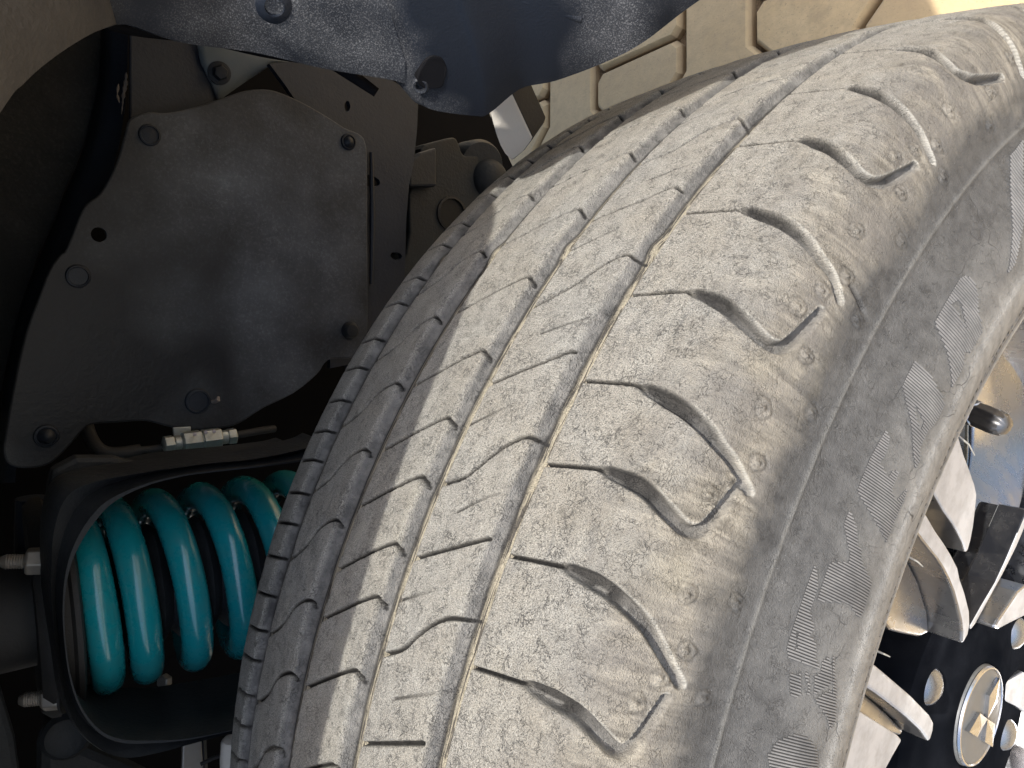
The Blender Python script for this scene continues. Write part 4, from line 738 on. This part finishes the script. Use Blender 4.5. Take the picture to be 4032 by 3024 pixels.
# ---------------------------------------------------------------- upper arm: hoop round the spring
arm = empty("upper_arm", (-0.2, 0.0454, 0.8087)); tag(arm, "black cast hoop-shaped upper suspension arm around the teal spring", "suspension arm")
outer = [(-0.168, 0.134, 0.6878), (-0.168, 0.1304, 0.6965), (-0.168, 0.1254, 0.7231), (-0.168, 0.1241, 0.7455), (-0.168, 0.1227, 0.7616), (-0.168, 0.121, 0.7826), (-0.168, 0.1184, 0.8033), (-0.168, 0.1131, 0.8135), (-0.168, 0.0992, 0.8172), (-0.168, 0.0814, 0.8173), (-0.168, 0.0572, 0.8158), (-0.168, 0.0324, 0.8124), (-0.168, 0.0118, 0.8086), (-0.168, -0.0048, 0.8022), (-0.168, -0.0178, 0.7919), (-0.168, -0.0254, 0.7802), (-0.168, -0.0269, 0.7671), (-0.168, -0.0257, 0.7471), (-0.168, -0.0251, 0.7259), (-0.168, -0.0275, 0.7002)]
innr = [(-0.168, 0.1247, 0.6872), (-0.168, 0.1226, 0.6975), (-0.168, 0.1204, 0.7229), (-0.168, 0.1191, 0.7452), (-0.168, 0.1176, 0.7613), (-0.168, 0.1138, 0.7777), (-0.168, 0.1073, 0.791), (-0.168, 0.0987, 0.7989), (-0.168, 0.0872, 0.8054), (-0.168, 0.0755, 0.809), (-0.168, 0.0612, 0.8102), (-0.168, 0.0439, 0.8092), (-0.168, 0.0262, 0.8065), (-0.168, 0.0101, 0.8016), (-0.168, -0.0033, 0.7935), (-0.168, -0.0106, 0.7842), (-0.168, -0.0147, 0.7724), (-0.168, -0.0191, 0.7526), (-0.168, -0.0208, 0.7262), (-0.168, -0.0215, 0.7006)]
oo, ii = catmull(outer, 5), catmull(innr, 5); rows = []
nn = len(oo)
for (t, dx) in ((0, -.02), (0, -.012), (.05, -.002), (.2, .003), (.62, -.004), (.86, .006), (1.0, .006), (1.05, .0), (1.02, -.02), (.98, -.06)):
    rows.append([a.lerp(b, t) + Vector((dx, 0, 0)) for a, b in zip(oo, ii)])
V, F = loft_vf(rows); hoop = mesh("hoop", V, F, M_ARM, arm)
plate("web", [(-0.2, 0.0588, 0.8114), (-0.2, 0.0975, 0.8139), (-0.2, 0.1164, 0.8116), (-0.2, 0.1223, 0.8012), (-0.2, 0.1216, 0.7838), (-0.2, 0.1146, 0.7627), (-0.2, 0.1173, 0.7323), (-0.2, 0.1134, 0.7251), (-0.2, 0.107, 0.7623), (-0.2, 0.0968, 0.7888), (-0.2, 0.0708, 0.804)], (-.01, 0, 0), M_ARM, arm, bevel=.003)
plate("lower_web", [(-0.25, -0.0446, 0.8061), (-0.25, -0.0356, 0.7951), (-0.25, -0.0555, 0.7828), (-0.25, -0.0755, 0.7562), (-0.25, -0.0984, 0.7288), (-0.25, -0.0821, 0.8049)], (-.012, 0, 0), M_ARM, arm, bevel=.006)
lathe("bushing", (-0.238, -0.0415, 0.794), (1, .1, .2), [(.0001, -.02), (.013, -.02), (.013, .002), (.0105, .005), (.0080, .0035), (.0002, .003)], M_ARM, arm, seg=32)
plate("chassis_rail", [(-0.23, -0.0007, 0.8338), (-0.23, -0.0022, 0.8271), (-0.23, -0.0316, 0.8195), (-0.23, -0.0579, 0.8159), (-0.23, -0.0528, 0.8324)], (-.02, 0, 0), M_ARM, body, bevel=.004)
tube("strut_brace", [(-0.26, 0.0893, 0.8119), (-0.26, 0.0721, 0.8108), (-0.26, 0.0549, 0.8115)], [.008, .009, .008], M_FRAME, body, seg=20)
# ---------------------------------------------------------------- coil-over strut
strut = empty("coilover_strut", (-0.25, 0.0354, 0.7551)); tag(strut, "shock absorber with thick glossy teal coil spring inside the wheel arch", "spring")
A0 = Vector((-.236, .0355, .809)); DV = Vector((.006, .010, -.100)).normalized()
XC, YC, ZC = None, None, DV
YC = (Vector((0, 1, 0)) - DV * DV.y).normalized(); XC = YC.cross(DV); XC = XC if XC.x > 0 else -XC
RC, WR, PT_ = .0458, .0084, .0256
def coil(phi0, phi1, n):
    pts = []
    for i in range(n):
        ph = phi0 + (phi1 - phi0) * i / (n - 1); k = (ph) / (2 * math.pi)
        s_ = PT_ * k + .009 * max(0, 1 - k / 1.3)
        pts.append(A0 + DV * (s_ + .010) + YC * RC * math.cos(ph) + XC * RC * math.sin(ph))
    return pts
tube("coil_spring", coil(-.4, 2 * math.pi * 7.6, 520), WR, M_TEAL, strut, seg=28)
lathe("top_seat", A0 + DV * .0035, DV, [(.030, -.008), (.054, -.008), (.058, -.004), (.0585, .0), (.0555, .002), (.0555, .006), (.058, .0075), (.058, .010), (.053, .0115), (.030, .0125), (.028, .012)], M_RUB, strut, seg=64)
lathe("top_plate", A0 - DV * .034, DV, [(.012, -.006), (.028, -.006), (.032, -.002), (.032, .002), (.034, .004), (.034, .007), (.030, .009), (.012, .009)], M_RUB, strut, seg=64)
lathe("bump_stop_cup", A0 + DV * .006, DV, [(.018, -.03), (.030, -.03), (.030, .0), (.031, .002), (.031, .006), (.029, .008), (.029, .014), (.024, .016), (.018, .016)], M_RUB, strut, seg=48)
bpz = [(.020, .034)]
for k in range(7): bpz += [(.027, .036 + k * .013), (.033, .0405 + k * .013), (.0345, .0425 + k * .013), (.033, .0445 + k * .013), (.027, .0485 + k * .013)]
lathe("dust_boot", A0, DV, bpz + [(.02, .13)], M_ARM, strut, seg=48)
lathe("damper_body", A0, DV, [(.001, .0), (.0165, .0), (.0165, .12), (.030, .125), (.030, .30), (.001, .30)], M_FRAME, strut, seg=40)
def stud(c, d, hexr=.0068, nut=.0088, ln=.0165, r=.0036):
    c = Vector(c); d = Vector(d).normalized(); V = []
    o = empty_part = None
    sn = mesh("hex_nut", *lathe_vf(c, d, [(hexr * .7, -.001), (hexr, .0008), (hexr, nut - .001), (hexr * .86, nut)], 6), M_BOLT, strut, smooth=False, bevel=.0006)
    prof = []; h = -.002
    while h < ln: prof += [(r, h), (r * .88, h + .0005), (r, h + .0010)]; h += .0011
    prof += [(r * .9, ln + .001), (r * .6, ln + .003), (.0003, ln + .0032)]
    lathe("stud", c, d, prof, M_BOLT, strut, seg=20)
    lathe("washer", c - d * .0012, d, [(hexr * .9, -.0002), (hexr * 1.25, 0), (hexr * 1.25, .0012), (hexr * .9, .0014)], M_RUB, strut, seg=28)
UPD = Vector((-0.196, 0.0737, 0.8283)) - Vector((-0.192, 0.0735, 0.8143))
stud((-0.192, 0.0732, 0.8137), UPD)
UPD2 = Vector((-0.2, 0.0012, 0.8173)) - Vector((-0.194, 0.0024, 0.8049))
stud((-0.194, 0.0022, 0.8042), UPD2)
# bolts and bracket low in the hoop
def hexbolt(name, c, d, r, h, parent): return mesh(name, *lathe_vf(c, d, [(r * .6, -.002), (r, 0), (r, h * .8), (r * .8, h), (r * .3, h)], 6), M_BOLT, parent, smooth=False, bevel=.0003)
hexbolt("small_bolt", (-0.27, -0.0364, 0.7331), (.6, .1, .7), .0045, .005, strut); hexbolt("small_bolt", (-0.26, -0.0432, 0.7316), (.5, .2, .75), .0055, .006, strut)
plate("bolt_tab", [(-0.262, -0.0449, 0.7371), (-0.262, -0.0467, 0.726), (-0.262, -0.0553, 0.725), (-0.262, -0.0529, 0.7379)], (-.006, 0, 0), M_FRAME, strut, bevel=.001)
ll = empty("link_bracket", (-0.24, -0.0719, 0.7238)); tag(ll, "small grey metal link bracket at the foot of the black hoop arm", "bracket")
plate("bracket_plate", [(-0.22, -0.0517, 0.7364), (-0.22, -0.0531, 0.7255), (-0.22, -0.0799, 0.7227), (-0.22, -0.0759, 0.736)], (-.003, 0, 0), M_BOLT, ll, bevel=.001)
plate("bracket_side", [(-0.22, -0.0533, 0.7247), (-0.225, -0.0566, 0.7212), (-0.225, -0.0837, 0.7187), (-0.22, -0.08, 0.7225)], (-.02, 0, 0), M_FRAME, ll, bevel=.001)
lathe("cream_cap", (-0.19, -0.0498, 0.7193), (.3, 1, .1), [(.0002, -.012), (.0048, -.012), (.0052, -.004), (.0052, .008), (.0040, .010), (.0002, .0105)], M_BEIGE, ll, seg=24)
tube("wire", [(-0.21, -0.0637, 0.7287), (-0.21, -0.0619, 0.7215), (-0.21, -0.0614, 0.7126)], .0012, M_RUB, ll, seg=8)
# ---------------------------------------------------------------- ground: I-shaped concrete pavers
def paver_mat():
    mt, nt, p = newmat("tan_concrete"); g = gcoord(nt)
    oi = nt.nodes.new("ShaderNodeObjectInfo").outputs["Random"]
    c = mix(nt, ramp(nt, noise(nt, g, 9, 4, .6), [(.3, 0), (.7, 1)]), (.57, .415, .215), (.66, .50, .275))
    c = mix(nt, ramp(nt, noise(nt, g, 60, 4, .7), [(.35, .5), (.6, 0)]), c, (.44, .33, .19))
    c = mix(nt, ramp(nt, noise(nt, g, 420, 2, .6), [(.63, 0), (.7, .5)]), c, (.25, .19, .12))
    c = mix(nt, mth(nt, 'MULTIPLY', oi, .4), c, (.40, .30, .18))
    c = mix(nt, ramp(nt, noise(nt, g, 14, 5, .7, .8), [(.56, 0), (.72, .5)]), c, (.36, .27, .16))
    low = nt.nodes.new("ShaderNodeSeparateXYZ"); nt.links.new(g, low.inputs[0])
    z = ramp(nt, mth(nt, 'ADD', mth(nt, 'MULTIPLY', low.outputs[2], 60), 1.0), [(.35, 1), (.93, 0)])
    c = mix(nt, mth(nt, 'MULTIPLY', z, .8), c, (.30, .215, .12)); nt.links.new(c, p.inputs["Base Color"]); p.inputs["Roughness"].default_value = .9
    nt.links.new(bump(nt, mth(nt, 'ADD', noise(nt, g, 240, 4, .7), noise(nt, g, 40, 3, .6)), .5, .0012), p.inputs["Normal"]); return mt
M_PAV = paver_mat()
sandm, nt, p = newmat("joint_sand"); g = gcoord(nt)
jc = mix(nt, ramp(nt, noise(nt, g, 300, 4, .7), [(.3, 0), (.7, 1)]), (.17, .12, .065), (.34, .25, .15))
ln_ = nt.nodes.new("ShaderNodeVectorMath"); ln_.operation = 'LENGTH'; nt.links.new(g, ln_.inputs[0])
nt.links.new(mix(nt, ramp(nt, mth(nt, 'MULTIPLY', ln_.outputs["Value"], .25), [(.48, 0), (.5, 1)]), jc, (.36, .335, .29)), p.inputs["Base Color"]); p.inputs["Roughness"].default_value = .95
nt.links.new(bump(nt, noise(nt, g, 300, 4, .7), .8, .004), p.inputs["Normal"])
ground = mesh("ground", [(-60, -60, -.017), (60, -60, -.017), (60, 60, -.017), (-60, 60, -.017)], [(0, 1, 2, 3)], sandm, smooth=False); tag(ground, kind='structure')
def hshape(ins):
    W, w, L, c1, c2 = .0865 - ins, .0560 - ins, .1395 - ins, .0535, .0835
    c1 -= ins * .35; c2 -= ins * .35
    # corner-clipped I outline, v along the column
    c0 = .010
    q = [(W - c0, L), (W, L - c0), (W, .139 - .055 + ins * .6), (w, .139 - .086 + ins * .4)]
    up = q; out = up + [(a, -b) for a, b in reversed(up)] + [(-a, -b) for a, b in up] + [(-a, b) for a, b in reversed(up)]
    return out
O2 = hshape(.0025); O1 = hshape(.0078); n_ = len(O1)
def paver_mesh():
    V = [(a, b, -.016) for a, b in O2] + [(a, b, -.0075) for a, b in O2] + [(a * .985 + 0, b * .99, -.002) for a, b in hshape(.0050)] + [(a, b, 0) for a, b in O1]
    F = [(k * n_ + i, k * n_ + (i + 1) % n_, (k + 1) * n_ + (i + 1) % n_, (k + 1) * n_ + i) for k in range(3) for i in range(n_)] + [tuple(range(3 * n_, 4 * n_))]
    me = bpy.data.meshes.new("paver"); me.from_pydata(V, [], F); me.materials.append(M_PAV); me.update()
    b = bmesh.new(); b.from_mesh(me); bmesh.ops.recalc_face_normals(b, faces=b.faces); b.to_mesh(me); b.free()
    me.polygons.foreach_set("use_smooth", [True] * len(me.polygons)); me.set_sharp_from_angle(angle=R(30)); return me
pm = paver_mesh()
E_ = Vector((.11672, -.99316, 0)); N_ = Vector((.99316, .11672, 0)); ORG = Vector((-0.54, 0.667, -0.0007)); ORG = Vector((-.545, .671, 0))
cnt = 0
for ci in range(-9, 12):
    cn = -.0855 + .1455 * ci; base = .0345 + (.1395 if ci % 2 else 0)
    for k in range(-6, 9):
        v = base + .1395 + k * .279; q = ORG + N_ * cn + E_ * v
        if not (-1.9 < q.x < 1.5 and -.9 < q.y < 2.0) or cnt >= 290: continue
        if (q - Vector((-.6, .7, 0))).length > 1.55: continue
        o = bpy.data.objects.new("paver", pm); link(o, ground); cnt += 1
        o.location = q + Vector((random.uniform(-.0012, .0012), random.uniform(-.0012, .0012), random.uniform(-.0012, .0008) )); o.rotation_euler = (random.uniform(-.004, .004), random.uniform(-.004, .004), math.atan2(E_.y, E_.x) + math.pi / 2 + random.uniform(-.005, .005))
